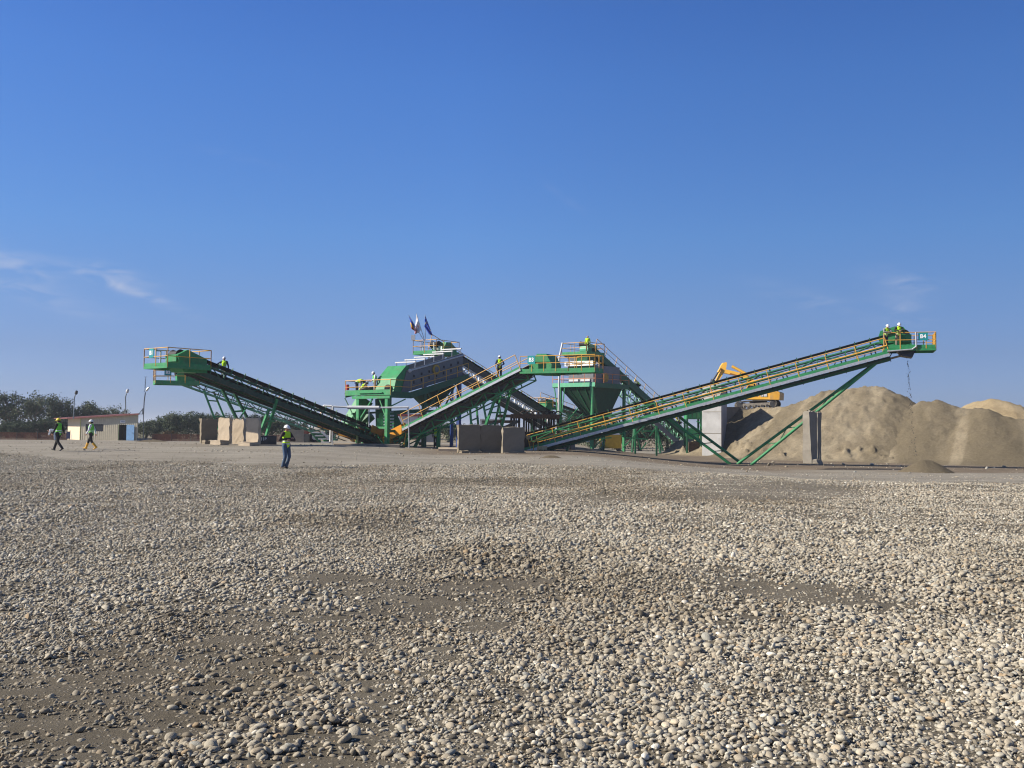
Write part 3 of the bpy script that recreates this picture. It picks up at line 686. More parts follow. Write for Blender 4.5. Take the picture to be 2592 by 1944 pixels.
# ------------------------------------------------------------------ conveyors
class Conveyor:
    """an inclined belt conveyor in its own frame: s along the belt from the tail, a sideways towards the viewer, b square to the belt"""
    def __init__(c, tail, head, label, w=.8, depth=.75, name='belt_conveyor', k=1.0):
        c.k = k
        c.T = V(tail); c.H = V(head); t = c.H - c.T; c.L = t.length; c.u = t.normalized()
        c.ax = V((t.x, t.y, 0)).normalized()
        c.r = c.ax.cross(V((0, 0, 1)))
        if c.r.dot(V((c.T.x + c.H.x, c.T.y + c.H.y, 0)) * -.5) < 0: c.r = -c.r
        c.n = c.r.cross(c.u); c.n = -c.n if c.n.z < 0 else c.n
        c.w = w; c.depth = depth
        c.root = thing(name, V((c.T.x, c.T.y, gz(c.T.x, c.T.y))), label, 'conveyor', 'belt conveyors of the gravel plant')
    def at(c, s, a=0.0, b=0.0): return c.T + c.u * s + c.r * (a * c.k) + c.n * (b * c.k)
    def s_at(c, px, a=0, b=0):
        lo, hi = -6.0, c.L + 6
        f = lambda s: proj(c.at(s, a, b))[0] - px
        for _ in range(50):
            m_ = (lo + hi) / 2
            if f(lo) * f(m_) <= 0: hi = m_
            else: lo = m_
        return (lo + hi) / 2
    def belt(c, gap=.5, m=None):
        mb = MB(); hw = c.w / 2; prof = [(-hw, .10), (-hw * .45, 0), (hw * .45, 0), (hw, .10)]
        st = [(s, 0.0, 1) for s in np.linspace(0, c.L, 14)]
        rr = gap / 2
        for k in range(1, 8): an = math.pi * k / 8; st.append((c.L + math.sin(an) * rr, -rr + math.cos(an) * rr, max(0, 1 - k * .3)))
        st += [(s, -gap, 0) for s in np.linspace(c.L, 0, 14)]
        for k in range(1, 8): an = math.pi * k / 8; st.append((-math.sin(an) * rr, -rr - math.cos(an) * rr, 0 if k < 5 else (k - 4) * .3))
        for th in (0, -.03):
            pass
        n = len(st); vs = []
        for (s, b, tr) in st:
            for (a, h) in prof: vs.append(c.at(s, a, b + h * tr + .015))
        for (s, b, tr) in st:
            for (a, h) in prof: vs.append(c.at(s, a, b + h * tr - (.015 if b > -gap / 2 else -.02)))
        N = 4 * n; fs = []
        for i in range(n):
            j = (i + 1) % n
            for k in range(3):
                fs.append((4 * i + k, 4 * j + k, 4 * j + k + 1, 4 * i + k + 1)); fs.append((N + 4 * i + k, N + 4 * i + k + 1, N + 4 * j + k + 1, N + 4 * j + k))
            fs.append((4 * i, N + 4 * i, N + 4 * j, 4 * j)); fs.append((4 * i + 3, 4 * j + 3, N + 4 * j + 3, N + 4 * i + 3))
        mb.add(vs, fs, 0, False)
        for (s, b) in ((0, -rr), (c.L, -rr)): mb.tube(c.at(s, -hw * .98, b), c.at(s, hw * .98, b), rr * .86 * c.k, n=14)
        return mb.build('belt', m or RUBBER, c.root)
    def load(c, label, s0, s1, m):
        """the heaped gravel carried by the belt"""
        mb = MB(); vs = []; n = int((s1 - s0) / .22)
        for i in range(n):
            s = s0 + (s1 - s0) * i / (n - 1); h = .10 + .07 * rng.random()
            for a, k in ((-.30, 0), (-.12, .8), (.05, 1), (.2, .7), (.30, 0)): vs.append(c.at(s, a * c.w / .8, .06 + h * k * (1 if 0 < i < n - 1 else 0)))
        mb.add(vs, [(5 * i + k, 5 * i + k + 1, 5 * i + 6 + k, 5 * i + 5 + k) for i in range(n - 1) for k in range(4)], 0, True)
        o = mb.build('belt_load', m, c.root); return o
    def idlers(c, step=1.1, m=None, wing=.14, top=.19):
        """troughing roller stations under the belt, one mesh shared by copies"""
        mb = MB(); hw = c.w / 2; K = c.k; step = step * K
        mb.beam(c.at(.6, -hw - .1, -.17), c.at(.6, hw + .1, -.17), .09 * K, .06 * K, c.n)
        for sg in (-1, 1):
            mb.tube(c.at(.6, sg * hw * .45, -.05), c.at(.6, sg * (hw + .04), .07), .05 * K, n=8, mi=1)
            mb.beam(c.at(.6, sg * (hw + .07), -.2), c.at(.6, sg * (hw + wing - .03), top), .07 * K, .05 * K, c.u)
        mb.tube(c.at(.6, -hw * .43, -.065), c.at(.6, hw * .43, -.065), .05 * K, n=8, mi=1)
        first = mb.build('idler', [m or GREEN2, DGREY], c.root)
        k = int((c.L - 1.0) / step)
        for i in range(1, k):
            d = first.copy(); scene.collection.objects.link(d); d.parent = c.root; d.location = c.u * (step * i)
    def truss(c, s0=.2, s1=None, top=-.22, depth=None, bay=1.3, chord=.09, web=.05, m=None, hw=None, name='truss_frame', side=0):
        """lattice girder on both sides with cross ties"""
        s1 = c.L - .2 if s1 is None else s1; depth = depth or c.depth; hw = hw or c.w / 2 + .1; mb = MB(); bay = bay * c.k; chord = chord * c.k; web = web * c.k; n = max(2, round((s1 - s0) / bay)); st = [s0 + (s1 - s0) * i / n for i in range(n + 1)]
        for sg in ((-1, 1) if side == 0 else (side,)):
            for b in (top, top - depth): mb.beam(c.at(s0, sg * hw, b), c.at(s1, sg * hw, b), chord, chord, c.n)
            for i, s in enumerate(st):
                mb.beam(c.at(s, sg * hw, top), c.at(s, sg * hw, top - depth), web * 1.25, web * 1.25, c.u)
                if i < n:
                    a, b2 = (top, top - depth) if i % 2 else (top - depth, top)
                    mb.beam(c.at(s, sg * hw, a), c.at(st[i + 1], sg * hw, b2), web, web, c.n)
        if side == 0:
            for s in st[::2]:
                for b in (top - depth,): mb.beam(c.at(s, -hw, b), c.at(s, hw, b), web, web, c.n)
        return mb.build(name, m or GREEN, c.root)
    def walkway(c, side, s0, s1, b, wid=.75, kick=.14, chan=.13, railing=True, step=2.1, inner=.0, gm=None, km=None, hand=True):
        """grating catwalk with toe board, edge channel and yellow handrail along one side"""
        a0 = side * (c.w / 2 + .16 + inner); a1 = side * (c.w / 2 + .16 + inner + wid)
        mb = MB(); mb.box((c.at(s0, a0, b) + c.at(s1, a1, b)) / 2, c.u * (s1 - s0) / 2, c.r * (a1 - a0) / 2 * c.k, c.n * .02)
        k = int((s1 - s0) / 1.5)
        for i in range(k + 1):
            s = s0 + (s1 - s0) * i / k; mb.beam(c.at(s, side * c.w / 2, b - .07), c.at(s, a1, b - .07), .07, .1, c.n)
            mb.beam(c.at(s, side * (c.w / 2 + .1), b - .55), c.at(s, a1 - side * .1, b - .1), .05, .05, c.u)
        mb.build('walkway', DGREY, c.root)
        e = MB(); e.box(c.at((s0 + s1) / 2, a1 + side * .012, b + kick / 2), c.u * (s1 - s0) / 2, c.r * .008, c.n * kick / 2 * c.k); e.build('toe_board', km or GREEN, c.root)
        if chan:
            e = MB(); e.box(c.at((s0 + s1) / 2, a1 + side * .02, b - chan / 2 - .005), c.u * (s1 - s0) / 2, c.r * .03, c.n * chan / 2 * c.k); e.build('edge_channel', gm or GALV, c.root)
        if hand:
            h = MB(); rail(h, [c.at(s0 + .3, a1, b), c.at(s1, a1, b)], c.n, 1.1 * (1 + (c.k - 1) * .5), step * c.k, .03 * c.k); h.build('handrail', YELLOW, c.root)
        return a1
    def skirt(c, side, s0, s1, b0, b1, m, off=.17, name='side_plate', t=.02):
        e = MB(); e.box(c.at((s0 + s1) / 2, side * (c.w / 2 + off), (b0 + b1) / 2), c.u * (s1 - s0) / 2, c.r * t, c.n * abs(b1 - b0) / 2 * c.k); return e.build(name, m, c.root)
    def pan(c, s0, s1, b, m, hw=None):
        hw = hw or c.w / 2 + .05
        e = MB(); e.box(c.at((s0 + s1) / 2, 0, b), c.u * (s1 - s0) / 2, c.r * hw * c.k, c.n * .015); return e.build('belt_pan', m, c.root)
    def plat(c, base, a0, a1, r0, r1, h=1.1, step=1.2, kick=.16, edge=.14, m=None, name='head_platform', rm=None, open_=(), deck=True):
        """level platform round the head drum: deck, toe boards and handrail; base is a point at deck level"""
        base = V(base); K = c.k; q = lambda a, r, z=0: base + c.ax * (a * K) + c.r * (r * K) + V((0, 0, z * K))
        mb = MB()
        if deck: mb.box(q((a0 + a1) / 2, (r0 + r1) / 2, -.02), c.ax * (a1 - a0) / 2 * K, c.r * (r1 - r0) / 2 * K, V((0, 0, .02 * K)))
        for (A, B) in (((a0, r0), (a1, r0)), ((a1, r0), (a1, r1)), ((a1, r1), (a0, r1)), ((a0, r1), (a0, r0))):
            mb.beam(q(*A, -.04 - edge / 2), q(*B, -.04 - edge / 2), .06, edge * K, (0, 0, 1), 0)
            mb.beam(q(*A, kick / 2 + .002), q(*B, kick / 2 + .002), .014, kick * K, (0, 0, 1), 0)
        p = mb.build(name, m or GREEN, c.root)
        hm = MB(); cs = [(a0, r0), (a1, r0), (a1, r1), (a0, r1), (a0, r0)]
        for i in range(4):
            if i in open_: continue
            rail(hm, [q(*cs[i]), q(*cs[i + 1])], V((0, 0, 1)), h * (1 + (K - 1) * .75), step * K, .03 * K)
        hm.build('platform_railing', rm or YELLOW, c.root)
        return q, p
    def guard(c, prof, r0, r1, base, m=None, name='drive_guard', stripe=None):
        """sheet-metal drive cover: a side profile (along, up) pushed across"""
        base = V(base); pts = [base + c.ax * (a * c.k) + V((0, 0, z * c.k)) + c.r * (r0 * c.k) for a, z in prof]
        mb = MB(); mb.prism(pts, c.r * (r1 - r0) * c.k); return mb.build(name, m or GREEN, c.root)
    def sign(c, body, centre, ex, w=.62, h=.52, size=.36):
        ex = V(ex).normalized(); ey = V((0, 0, 1)); ez = ex.cross(ey); centre = V(centre); w *= c.k; h *= c.k; size *= c.k
        mb = MB(); mb.box(centre, ex * w / 2, ey * h / 2, ez * .012); s = mb.build('sign_plate', TEAL, c.root)
        text_mesh('sign_lettering', body, size, centre + ez * .02, ex, ey, SIGNW, s, .004, .012)
        return s
    def leg(c, pts, w=.16, m=None, name='leg'):
        mb = MB(); w = w * c.k
        for a, b in zip(pts[:-1], pts[1:]): mb.beam(a, b, w, w, c.r)
        return mb.build(name, m or GREEN, c.root)
    def frame(c, top_l, top_r, foot_l, foot_r, w=.14, ties=3, diag=True, m=None):
        """a trestle of two legs and its ties"""
        c.leg([top_l, foot_l], w, m); c.leg([top_r, foot_r], w, m); mb = MB()
        for k in range(ties):
            t = (k + .6) / (ties + .2); a = V(top_l).lerp(V(foot_l), t); b = V(top_r).lerp(V(foot_r), t); mb.beam(a, b, w * .7 * c.k, w * .7 * c.k)
            if diag and k < ties - 1:
                t2 = (k + 1.6) / (ties + .2); mb.beam(a, V(top_r).lerp(V(foot_r), t2), w * .45, w * .45)
        mb.build_each('leg_brace', m or GREEN, c.root)
    def tail_guard(c, s0, s1, up=.3, dn=.75, m=None, out=.3, end=True):
        """yellow sheet guards either side of the tail drum"""
        for sg in (-1, 1):
            e = MB(); a = sg * (c.w / 2 + out)
            e.prism([c.at(s0, a, -dn), c.at(s1, a, -dn), c.at(s1, a, up), c.at(s0, a, up)], c.r * sg * .03); e.build('tail_guard', m or ORANGE, c.root)
        if end:
            e = MB(); e.tube(c.at(s0 - .05, -c.w / 2 - out + .05, -.25), c.at(s0 - .05, c.w / 2 + out - .05, -.25), .36 * c.k, n=12); e.build('tail_drum', YELLOW, c.root)

# --- lower left conveyor (far one of the pair)
cB = Conveyor(P(905, 1104, 101), P(452, 938, 94), 'left far conveyor on a pale green lattice girder, with the lower platform', k=1.12)
cB.belt(); cB.idlers(); cB.truss(2.0, depth=.60, top=-.42, hw=.62, bay=1.25, chord=.10, web=.065, m=mat('mint paint', (.10, .30, .19), .5))
cB.skirt(1, .6, cB.L - .6, -.34, -.12, GREEN2, .2); cB.pan(1, cB.L - 1.5, -.78, DGREY)
d = cB.at(cB.L, 0, 0); base = V((d.x, d.y, P(440, 969, 93.5).z))
qB, _ = cB.plat(base, -1.6, 1.9, -1.0, 1.05, step=1.05, open_=())
cB.guard([(-1.3, .1), (.15, .02), (.2, .7), (-.1, 1.0), (-1.3, .75)], -.6, .7, base)
cB.sign('B2', qB(.95, 1.07, .82), -cB.ax if (-cB.ax).x > 0 else cB.ax, .55, .5, .34)
g1 = on_ground(566, 94); g2 = on_ground(594, 96)
cB.frame(P(516, 989, 93.8), P(541, 992, 95.8), g1, g2, .15, 3, False)
g1 = on_ground(811, 99); g2 = on_ground(828, 101)
cB.frame(P(788, 1092, 99), P(806, 1096, 101), g1, g2, .24, 1, False)
cB.tail_guard(.2, 4.4, .22, .45, ORANGE, .28)
bxp = on_ground(886, 97)
e2 = MB(); e2.box(bxp + V((0, 0, 1.15)), V((1.05, 0, -.13)), V((0, .45, 0)), V((0, 0, .6))); bo = e2.build('motor_cover', ORANGE, cB.root)
e3 = MB()
for dx in (-.3, .3): e3.box(bxp + V((dx, -.47, 1.4 - dx * .12)), V((.17, 0, -.02)), V((0, .02, 0)), V((0, 0, .055)))
e3.build_each('lettering', BLACK, bo)
e2 = MB(); e2.box(on_ground(922, 97) + V((0, 0, .8)), V((.85, 0, 0)), V((0, .5, 0)), V((0, 0, .65))); e2.build('tail_box', YELLOW, cB.root)
e2 = MB()
for k in range(5): p = P(800 + k * 8, 1095 + k * 8, 95.4); e2.box(p, V((.37, 0, 0)), V((0, .3, 0)), V((0, 0, .05)))
for k in (0, 1): e2.beam(P(812 + 4 * k, 1092, 95.2), P(844, 1122, 95.2), .05, .12)
e2.build_each('step_ladder', PALE, cB.root)

# --- upper left conveyor (near one of the pair)
cA = Conveyor(P(978, 1100, 81), P(447, 889, 66), 'left near conveyor with dark sides and the higher, bigger railed platform', k=1.05)
cA.belt(.55); cA.idlers(1.05); cA.truss(.6, top=-.28, depth=.62, hw=.58, bay=1.1, chord=.08, web=.05, m=GREEN2)
ADARK = mat('dark grimy steel', (.040, .046, .044), .6, var=.35, scale=5, dirt=(.11, .09, .06), dirt_amt=.5, dscale=4)
cA.skirt(1, .4, cA.L - 1.4, -1.06, -.74, mat('grimy dark green steel', (.020, .055, .034), .6, var=.35, scale=5, dirt=(.10, .085, .06), dirt_amt=.5, dscale=4), .22); cA.pan(.6, cA.L - 1, -.86, DGREY, .62); cA.skirt(-1, .4, cA.L - 1.4, -1.1, -.72, ADARK, .22)
cA.skirt(1, .8, cA.L - 1.6, -.40, -.26, ADARK, .16, 'stringer')
e = MB(); e.tube(cA.at(1.2, -.75, -.44), cA.at(cA.L - 1.5, -.75, -.44), .035, n=6); e.tube(cA.at(1.2, -.75, -.56), cA.at(cA.L - 1.5, -.75, -.56), .03, n=6); e.build_each('guard_rail', YELLOW, cA.root)
cA.walkway(-1, 1.5, cA.L - 1.6, -.62, .75, step=1.9, chan=.1)
bA = cA.at(cA.L); base = V((bA.x, bA.y, P(412, 928, 65).z + .06))
qA, _ = cA.plat(base, -1.75, 1.35, -1.45, 1.15, step=1.25)
gA = cA.guard([(-1.75, -.35), (-.05, -.35), (.25, .1), (.42, .70), (-.30, 1.06), (-1.7, .55)], -.62, .78, base)
e = MB(); e.box(base + cA.ax * .43 + cA.r * .08 + V((0, 0, .50)), cA.ax * .03, cA.r * .6, V((0, 0, .2))); e.build('hatch', GREEN, gA)
e = MB(); e.path([qA(.55, -.9, 0), qA(.55, -.9, 1.0), qA(.9, -.9, 1.0)], .05, 6); e.build_each('pipe_bend', PALE, cA.root)
cA.sign('B1', qA(1.37, -.62, .80), -cA.r if (-cA.r).x > 0 else cA.r, .5, .58, .36)
# two trestles that meet at one foot
for (tx, ty, fx, dt, df, mm) in ((562, 985, 632, 69.4, 70.8, GREEN2), (588, 985, 661, 71.2, 72.4, GREEN2), (701, 1010, 668, 71.4, 71.9, GREEN), (681, 1035, 648, 70.2, 70.6, GREEN)):
    cA.leg([P(tx, ty, dt), on_ground(fx, df)], .16, mm)
e = MB(); e.beam(P(588, 1042, 70.1), P(614, 1040, 71.8), .12, .12); e.beam(P(608, 1058, 70.2), P(622, 1034, 71.8), .08, .08); e.beam(P(674, 1066, 70.4), P(693, 1066, 71.7), .12, .12); e.beam(P(618, 1032, 71.6), P(640, 1034, 72), .08, .08)
e.build_each('leg_brace', GREEN, cA.root)
e = MB(); p = on_ground(672, 69.4); e.box(p + V((0, 0, .30)), V((.62, .25, 0)), V((-.2, .4, 0)), V((0, 0, .32))); blk = e.build('foot_block', DGREY, cA.root)
text_mesh('lettering', 'R.11B', .28, p + V((-.1, -.56, .38)), (1, .4, 0), (0, 0, 1), PALE, blk, .004, .01)
cA.tail_guard(.1, 2.4, .12, .42, mat('grimy shade-darkened orange paint', (.34, .13, .015), .5, dirt=(.10, .07, .04), dirt_amt=.6), .26)  # orange browned to put the shade of this side into the paint
cA.leg([cA.at(.8, .6, -.8), on_ground(960, 81)], .16); cA.leg([cA.at(3.6, .6, -.9), on_ground(905, 79.5)], .16, GREEN2)

# --- middle conveyor climbing to the right
cC = Conveyor(P(985, 1112, 80.5), P(1372, 915, 74.5), 'middle conveyor rising to the right with yellow handrails and an orange tail guard')
cC.belt(.45); cC.idlers(1.1, top=.24)
s1 = cC.s_at(1318, 1.3, -.1)
cC.truss(.8, s1, top=-.30, depth=.66, hw=.62, m=GREEN, web=.06)
cC.walkway(1, 2.3, s1, -.06, .8, kick=.15, chan=.17, step=2.0)
cC.walkway(-1, 2.3, s1, -.06, .6, kick=.1, chan=.1, step=2.0)
CUND = mat('grimy grey steel', (.060, .068, .070), .6, var=.3, scale=4, dirt=(.10, .085, .06), dirt_amt=.4, dscale=3)
cC.pan(2.3, s1, -.34, CUND, 1.0); cC.pan(1, s1, -.64, CUND, .56); cC.skirt(1, 2.3, s1, -.60, -.24, CUND, .12)
e0 = cC.at(s1, 1.3, 0); base = V((cC.at(s1).x, cC.at(s1).y, P(1325, 940, proj(e0)[2]).z))
qC, _ = cC.plat(base, 0, 3.9, -1.1, 1.33, step=1.1, open_=(3,))
q2, _ = cC.plat(base, 3.9, 6.0, -.2, 1.33, step=1.0, open_=(3,), name='access_platform')
cC.guard([(1.0, -.25), (2.35, -.3), (2.4, .5), (1.95, 1.28), (1.2, 1.3), (1.0, .95)], -.75, .95, base, GREEN)
e = MB(); e.box(qC(.7, .2, .45), cC.ax * .25, cC.r * .5, V((0, 0, .38))); e.build('gearbox', GREEN, cC.root)
cC.sign('B3', qC(.95, 1.37, .82), cC.ax, .62, .62, .40)
sf = cC.s_at
def trestle(c, pxt, pyt, dt, pxf, df, gap, w=.15, ties=3, diag=True, m=None):
    """leg pair: the near leg from picture columns, the far one the width of the belt behind it"""
    a = P(pxt, pyt, dt); f = on_ground(pxf, df); off = -c.r * gap
    c.frame(a, a + off, f, V((f.x + off.x, f.y + off.y, gz(f.x + off.x, f.y + off.y))), w, ties, diag, m)
cC.leg([P(1038, 1090, 79.3), on_ground(1024, 79.5)], .3); cC.leg([P(1066, 1100, 79.6), on_ground(1050, 80)], .2)
cC.leg([P(1111, 1082, 79.8), on_ground(1110, 79.8)], .24)
for (a, b, dd) in (((1000, 1120), (1040, 1090), 79.6), ((1010, 1108), (1052, 1096), 79.6), ((995, 1118), (1036, 1104), 79.5)):
    e = MB(); e.beam(P(*a, dd), P(*b, dd), .08, .08); e.build_each('tail_brace', GREEN, cC.root)
cC.frame(P(1190, 1037, 77.2), P(1206, 1028, 79), on_ground(1198, 77), on_ground(1217, 79), .13, 2)
cC.frame(P(1262, 985, 75.6), P(1294, 985, 77.6), on_ground(1207, 76.6), on_ground(1255, 78.2), .17, 4, False)
cC.frame(P(1222, 1016, 76.6), P(1268, 1000, 78), on_ground(1246, 76), on_ground(1240, 78.4), .12, 3, False)
e = MB(); e.beam(P(1320, 948, 75), P(1355, 946, 75), .12, .12); e.beam(P(1300, 972, 75.6), P(1352, 948, 75), .09, .09); e.beam(P(1262, 985, 76), P(1312, 958, 75.4), .08, .08); e.beam(P(1310, 958, 75), P(1318, 972, 76), .07, .07)
e.build_each('head_strut', GREEN2, cC.root)
cC.tail_guard(.2, 2.5, .40, .30, ORANGE, .5)
e = MB(); e.path([P(1035, 1086, 79), P(1033, 1040, 79.2), P(1032, 1029, 79.4)], .05, 6); e.path([P(1022, 1131, 79), P(1028, 1092, 79), P(1036, 1062, 79)], .045, 6, 1); e.build_each('side_rail', [GALV, YELLOW], cC.root)

# --- conveyor feeding the left screen from the right rear (under the flags)
cD = Conveyor(P(1392, 1046, 106), P(1102, 866, 90), 'dark conveyor running down to the right from the flag platform behind the middle conveyor')
cD.belt(.5); cD.idlers(1.2); cD.truss(.3, top=-.85, depth=.62, hw=.55, m=PALE, web=.09, bay=.8, chord=.06, name='lattice')  # lattice coloured pale to stand for sunlit flecks seen through it
cD.skirt(1, .2, cD.L - .4, -.80, -.16, ADARK, .2); cD.skirt(1, .2, cD.L - 2.0, -1.95, -1.42, ADARK, .16); cD.skirt(-1, .2, cD.L - 2.5, -1.95, -1.42, ADARK, .16)
cD.walkway(-1, .4, cD.L - .6, -.05, .55, step=1.75, chan=.1)
e = MB()
for k in range(8): s = 1.2 + k * 1.75; e.box(cD.at(s, -1.13, .62), cD.u * .03, cD.r * .05, cD.n * .3)
e.build_each('lamp_tube', WHITE, cD.root)
dD = cD.at(cD.L); base = V((dD.x, dD.y, P(1080, 892, 88.5).z + .05))
qD, _ = cD.plat(base, -2.1, 1.25, -1.55, 1.1, step=1.25)
gD = cD.guard([(-1.9, -.25), (-.1, -.25), (.05, .35), (-.35, .98), (-1.0, 1.02), (-1.9, .5)], -.35, .98, base, GREEN)
e = MB(); e.box(base + cD.ax * .05 + cD.r * .32 + V((0, 0, .30)), cD.ax * .03, cD.r * .52, V((0, 0, .30))); bd = e.build('notice_board', mat('pale green board', (.60, .72, .62), .5, var=.03), gD)
e = MB()
for dz, ln in ((.12, .34), (.02, .40), (-.12, .44)): e.box(base + cD.ax * .09 + cD.r * .32 + V((0, 0, .30 + dz)), cD.ax * .006, cD.r * ln, V((0, 0, .022)))
e.build_each('lettering', DGREY, bd)
e = MB(); e.path([qD(.6, -.95, 0), qD(.6, -.95, .9), qD(.75, -.75, .98)], .05, 6); e.build_each('pipe_bend', PALE, cD.root)
e = MB(); e.box(qD(1.25, -1.55, 1.36), V((.17, 0, 0)), V((0, .15, 0)), V((0, 0, .24))); e.build('floodlight', WHITE, cD.root)
e = MB(); e.beam(qD(.3, .1, 0), qD(.45, .15, .95), .10, .05); e.beam(qD(.25, .3, 0), qD(.25, .3, .7), .10, .05); e.build_each('white_bar', WHITE, cD.root)
for (px, y0, px2, dd, mm, w) in ((1145, 900, 1144, 93, BLUE, .2), (1258, 985, 1276, 99, GREEN2, .18), (1340, 1036, 1352, 104, GREEN2, .18)):
    cD.leg([P(px, y0, dd), on_ground(px2, dd)], w, mm)

# --- conveyor feeding the right tower
cE = Conveyor(P(1766, 1126, 121), P(1478, 866, 104), 'steep dark conveyor running down to the right from the top of the right tower')
cE.belt(.5); cE.idlers(1.15, m=GREEN2, top=.3); cE.truss(.2, top=-1.0, depth=.75, hw=.6, m=mat('mint paint', (.16, .36, .27), .5), web=.08, bay=.9, chord=.06, name='lattice')
cE.skirt(1, .2, cE.L - .4, -1.0, -.05, GREEN2, .3); cE.skirt(1, .3, cE.L * .52, -2.35, -1.75, GREY, .2)
cE.walkway(1, .3, cE.L - .6, -.45, .55, step=2.0, chan=.1, kick=.1, km=GREEN2, gm=GREEN2)
cE.skirt(1, .3, cE.L - .6, -1.2, -.45, GREEN2, .86, 'walkway_side')
dE = cE.at(cE.L); base = V((dE.x, dE.y, P(1460, 894, 103).z))
qE, _ = cE.plat(base, -1.8, 1.3, -1.9, 1.35, step=1.4)
cE.guard([(-1.2, -.1), (.3, -.1), (.35, .5), (.1, 1.02), (-1.2, .9)], -.3, .85, base, mat('pale green paint', (.09, .34, .20), .45))
e = MB(); e.prism([qE(1.1, -.2, -.15), qE(1.1, 1.3, -.15), qE(.9, 1.1, -1.3), qE(.9, .1, -1.3)], cE.ax * -1.3); e.build('chute', GREEN2, cE.root)
e = MB(); e.prism([qE(1.15, -1.9, -.15), qE(1.15, -.2, -.15), qE(1.0, -.1, -1.2)], cE.ax * -1.3); e.build('under_frame', GREY, cE.root)
e = MB(); e.box(qE(1.2, .45, -.95), cE.ax * .05, cE.r * .6, V((0, 0, .17))); e.build('chute_lip', GREEN, cE.root)
e = MB(); e.path([P(1414, 1050, 100.5), P(1416, 905, 100.5), P(1424, 868, 101)], .10, 8); e.build('riser_pipe', PALE, cE.root)
for (px, y0, px2, dd) in ((1612, 1010, 1600, 112), (1660, 1062, 1672, 115), (1712, 1095, 1716, 118), (1700, 1090, 1704, 120)):
    cE.leg([P(px, y0, dd), on_ground(px2, dd)], .2, GREEN2)

# --- long right conveyor
cF = Conveyor(P(1338, 1098, 80.2), P(2290, 839, 71.6), 'longest conveyor, rising to the right on slanting green legs above the sand')
cF.belt(.5); cF.idlers(1.05); cF.truss(.3, top=-.30, depth=.42, hw=.55, bay=2.1, chord=.07, web=.05, m=GREEN)
sH = cF.s_at(2250, .9, -1.3)
aF = cF.walkway(1, -.3, sH, -1.30, .85, kick=.20, chan=.20, step=2.15, inner=.05, hand=False)
h = MB(); a_ = cF.at(0, aF, -1.30); rail(h, [cF.at(.3, aF, -1.30), cF.at(sH, aF, -1.30)], cF.n, 1.12, 2.15, .034); h.tube(cF.at(.3, aF + .02, -.74), cF.at(sH, aF + .02, -.74), .05, n=8); h.build('handrail', YELLOW, cF.root)
cF.pan(.2, sH + 1.3, -1.62, ADARK, 1.1)
cF.skirt(-1, .5, sH, -1.75, -1.4, GREEN2, .3)
cF.skirt(1, .5, sH, -1.80, -1.5, GREEN2, .45, 'under_frame')
e = MB()
n = int(cF.L / 2.15)
for i in range(n):
    s = .9 + 2.15 * i
    for ds in (0, .3): e.beam(cF.at(s + ds, -.5, -.8), cF.at(s + ds + .15, -.62, -1.7), .09, .09, cF.u)
    e.beam(cF.at(s + .5, -.55, -1.65), cF.at(s + 1.25, -.55, -.85), .06, .06, cF.n); e.beam(cF.at(s + 1.0, -.55, -1.65), cF.at(s + 1.75, -.55, -.85), .06, .06, cF.n)
e.build_each('far_strut', mat('blue green paint', (.02, .07, .10), .5), cF.root)
h = MB(); rail(h, [cF.at(.2, -1.3, -1.28), cF.at(sH, -1.3, -1.28)], cF.n, 1.0, 2.1, .03); h.build('far_handrail', YELLOW, cF.root)
# head: level platform with drive cover
e0 = cF.at(sH, aF, -1.28); base = V((cF.at(sH).x, cF.at(sH).y, e0.z))
base = base - cF.r * 0; base.z = P(2262, 886, proj(e0)[2]).z + .12
qF, _ = cF.plat(base, 0, 2.15, -1.2, aF, step=1.3, open_=(3, 1), kick=.24, name='drive_platform')
q3, _ = cF.plat(qF(2.15, 0, .0), 0, 1.25, -1.2, aF - .05, step=.62, open_=(3,), kick=.22, name='head_platform')
cF.guard([(-.35, .9), (-.2, 1.35), (.75, 1.66), (1.35, 1.62), (1.8, 1.0), (1.95, .1), (.1, .05)], -.75, .30, base)
e = MB(); e.box(qF(1.5, .75, .75), cF.ax * .35, cF.r * .12, V((0, 0, .28))); e.build('gearbox', GREEN, cF.root)
cF.sign('B4', q3(.42, aF + .0, .80), cF.ax, .62, .56, .38)
e = MB(); e.prism([qF(.9, -.6, -.15), qF(2.1, -.6, -.15), qF(1.9, -.6, -.62), qF(1.2, -.6, -.5)], cF.r * 1.6); e.build('discharge_chute', mat('dark blue grey paint', (.025, .035, .06), .5), cF.root)
e = MB(); e.path([qF(2.1, aF + .05, 1.1), qF(2.12, aF + .05, .1), qF(1.85, aF + .05, -.1), qF(.2, aF + .05, -.22)], .055, 8); e.build('bent_pipe', GALV, cF.root)
# slanting legs
def pipe_leg(p, q, r=.11):
    e = MB(); e.tube(p, q, r, n=10); e.build('leg', GREEN, cF.root)
fa = on_ground(1866, 75.6); fb = on_ground(1901, 74.0); top1 = cF.at(cF.s_at(2205, 0, -1.7), -.65, -1.75); top2 = cF.at(cF.s_at(2215, 0, -1.7), .75, -1.75)
pipe_leg(top1, fa); pipe_leg(top2, fb)
e = MB()
for t in (.16, .3, .46, .62, .78): e.beam(top1.lerp(fa, t), top2.lerp(fb, t), .07, .07)
for t in (.3, .62): e.beam(top1.lerp(fa, t), top2.lerp(fb, t + .15), .05, .05)
e.build_each('leg_brace', GREEN2, cF.root)
fc = on_ground(1849, 75.4); fd = on_ground(1877, 77); t3 = cF.at(cF.s_at(1695, 0, -1.7), .6, -1.75); t4 = cF.at(cF.s_at(1715, 0, -1.7), -.65, -1.75)
pipe_leg(t3, fc); pipe_leg(t4, fd)
e = MB()
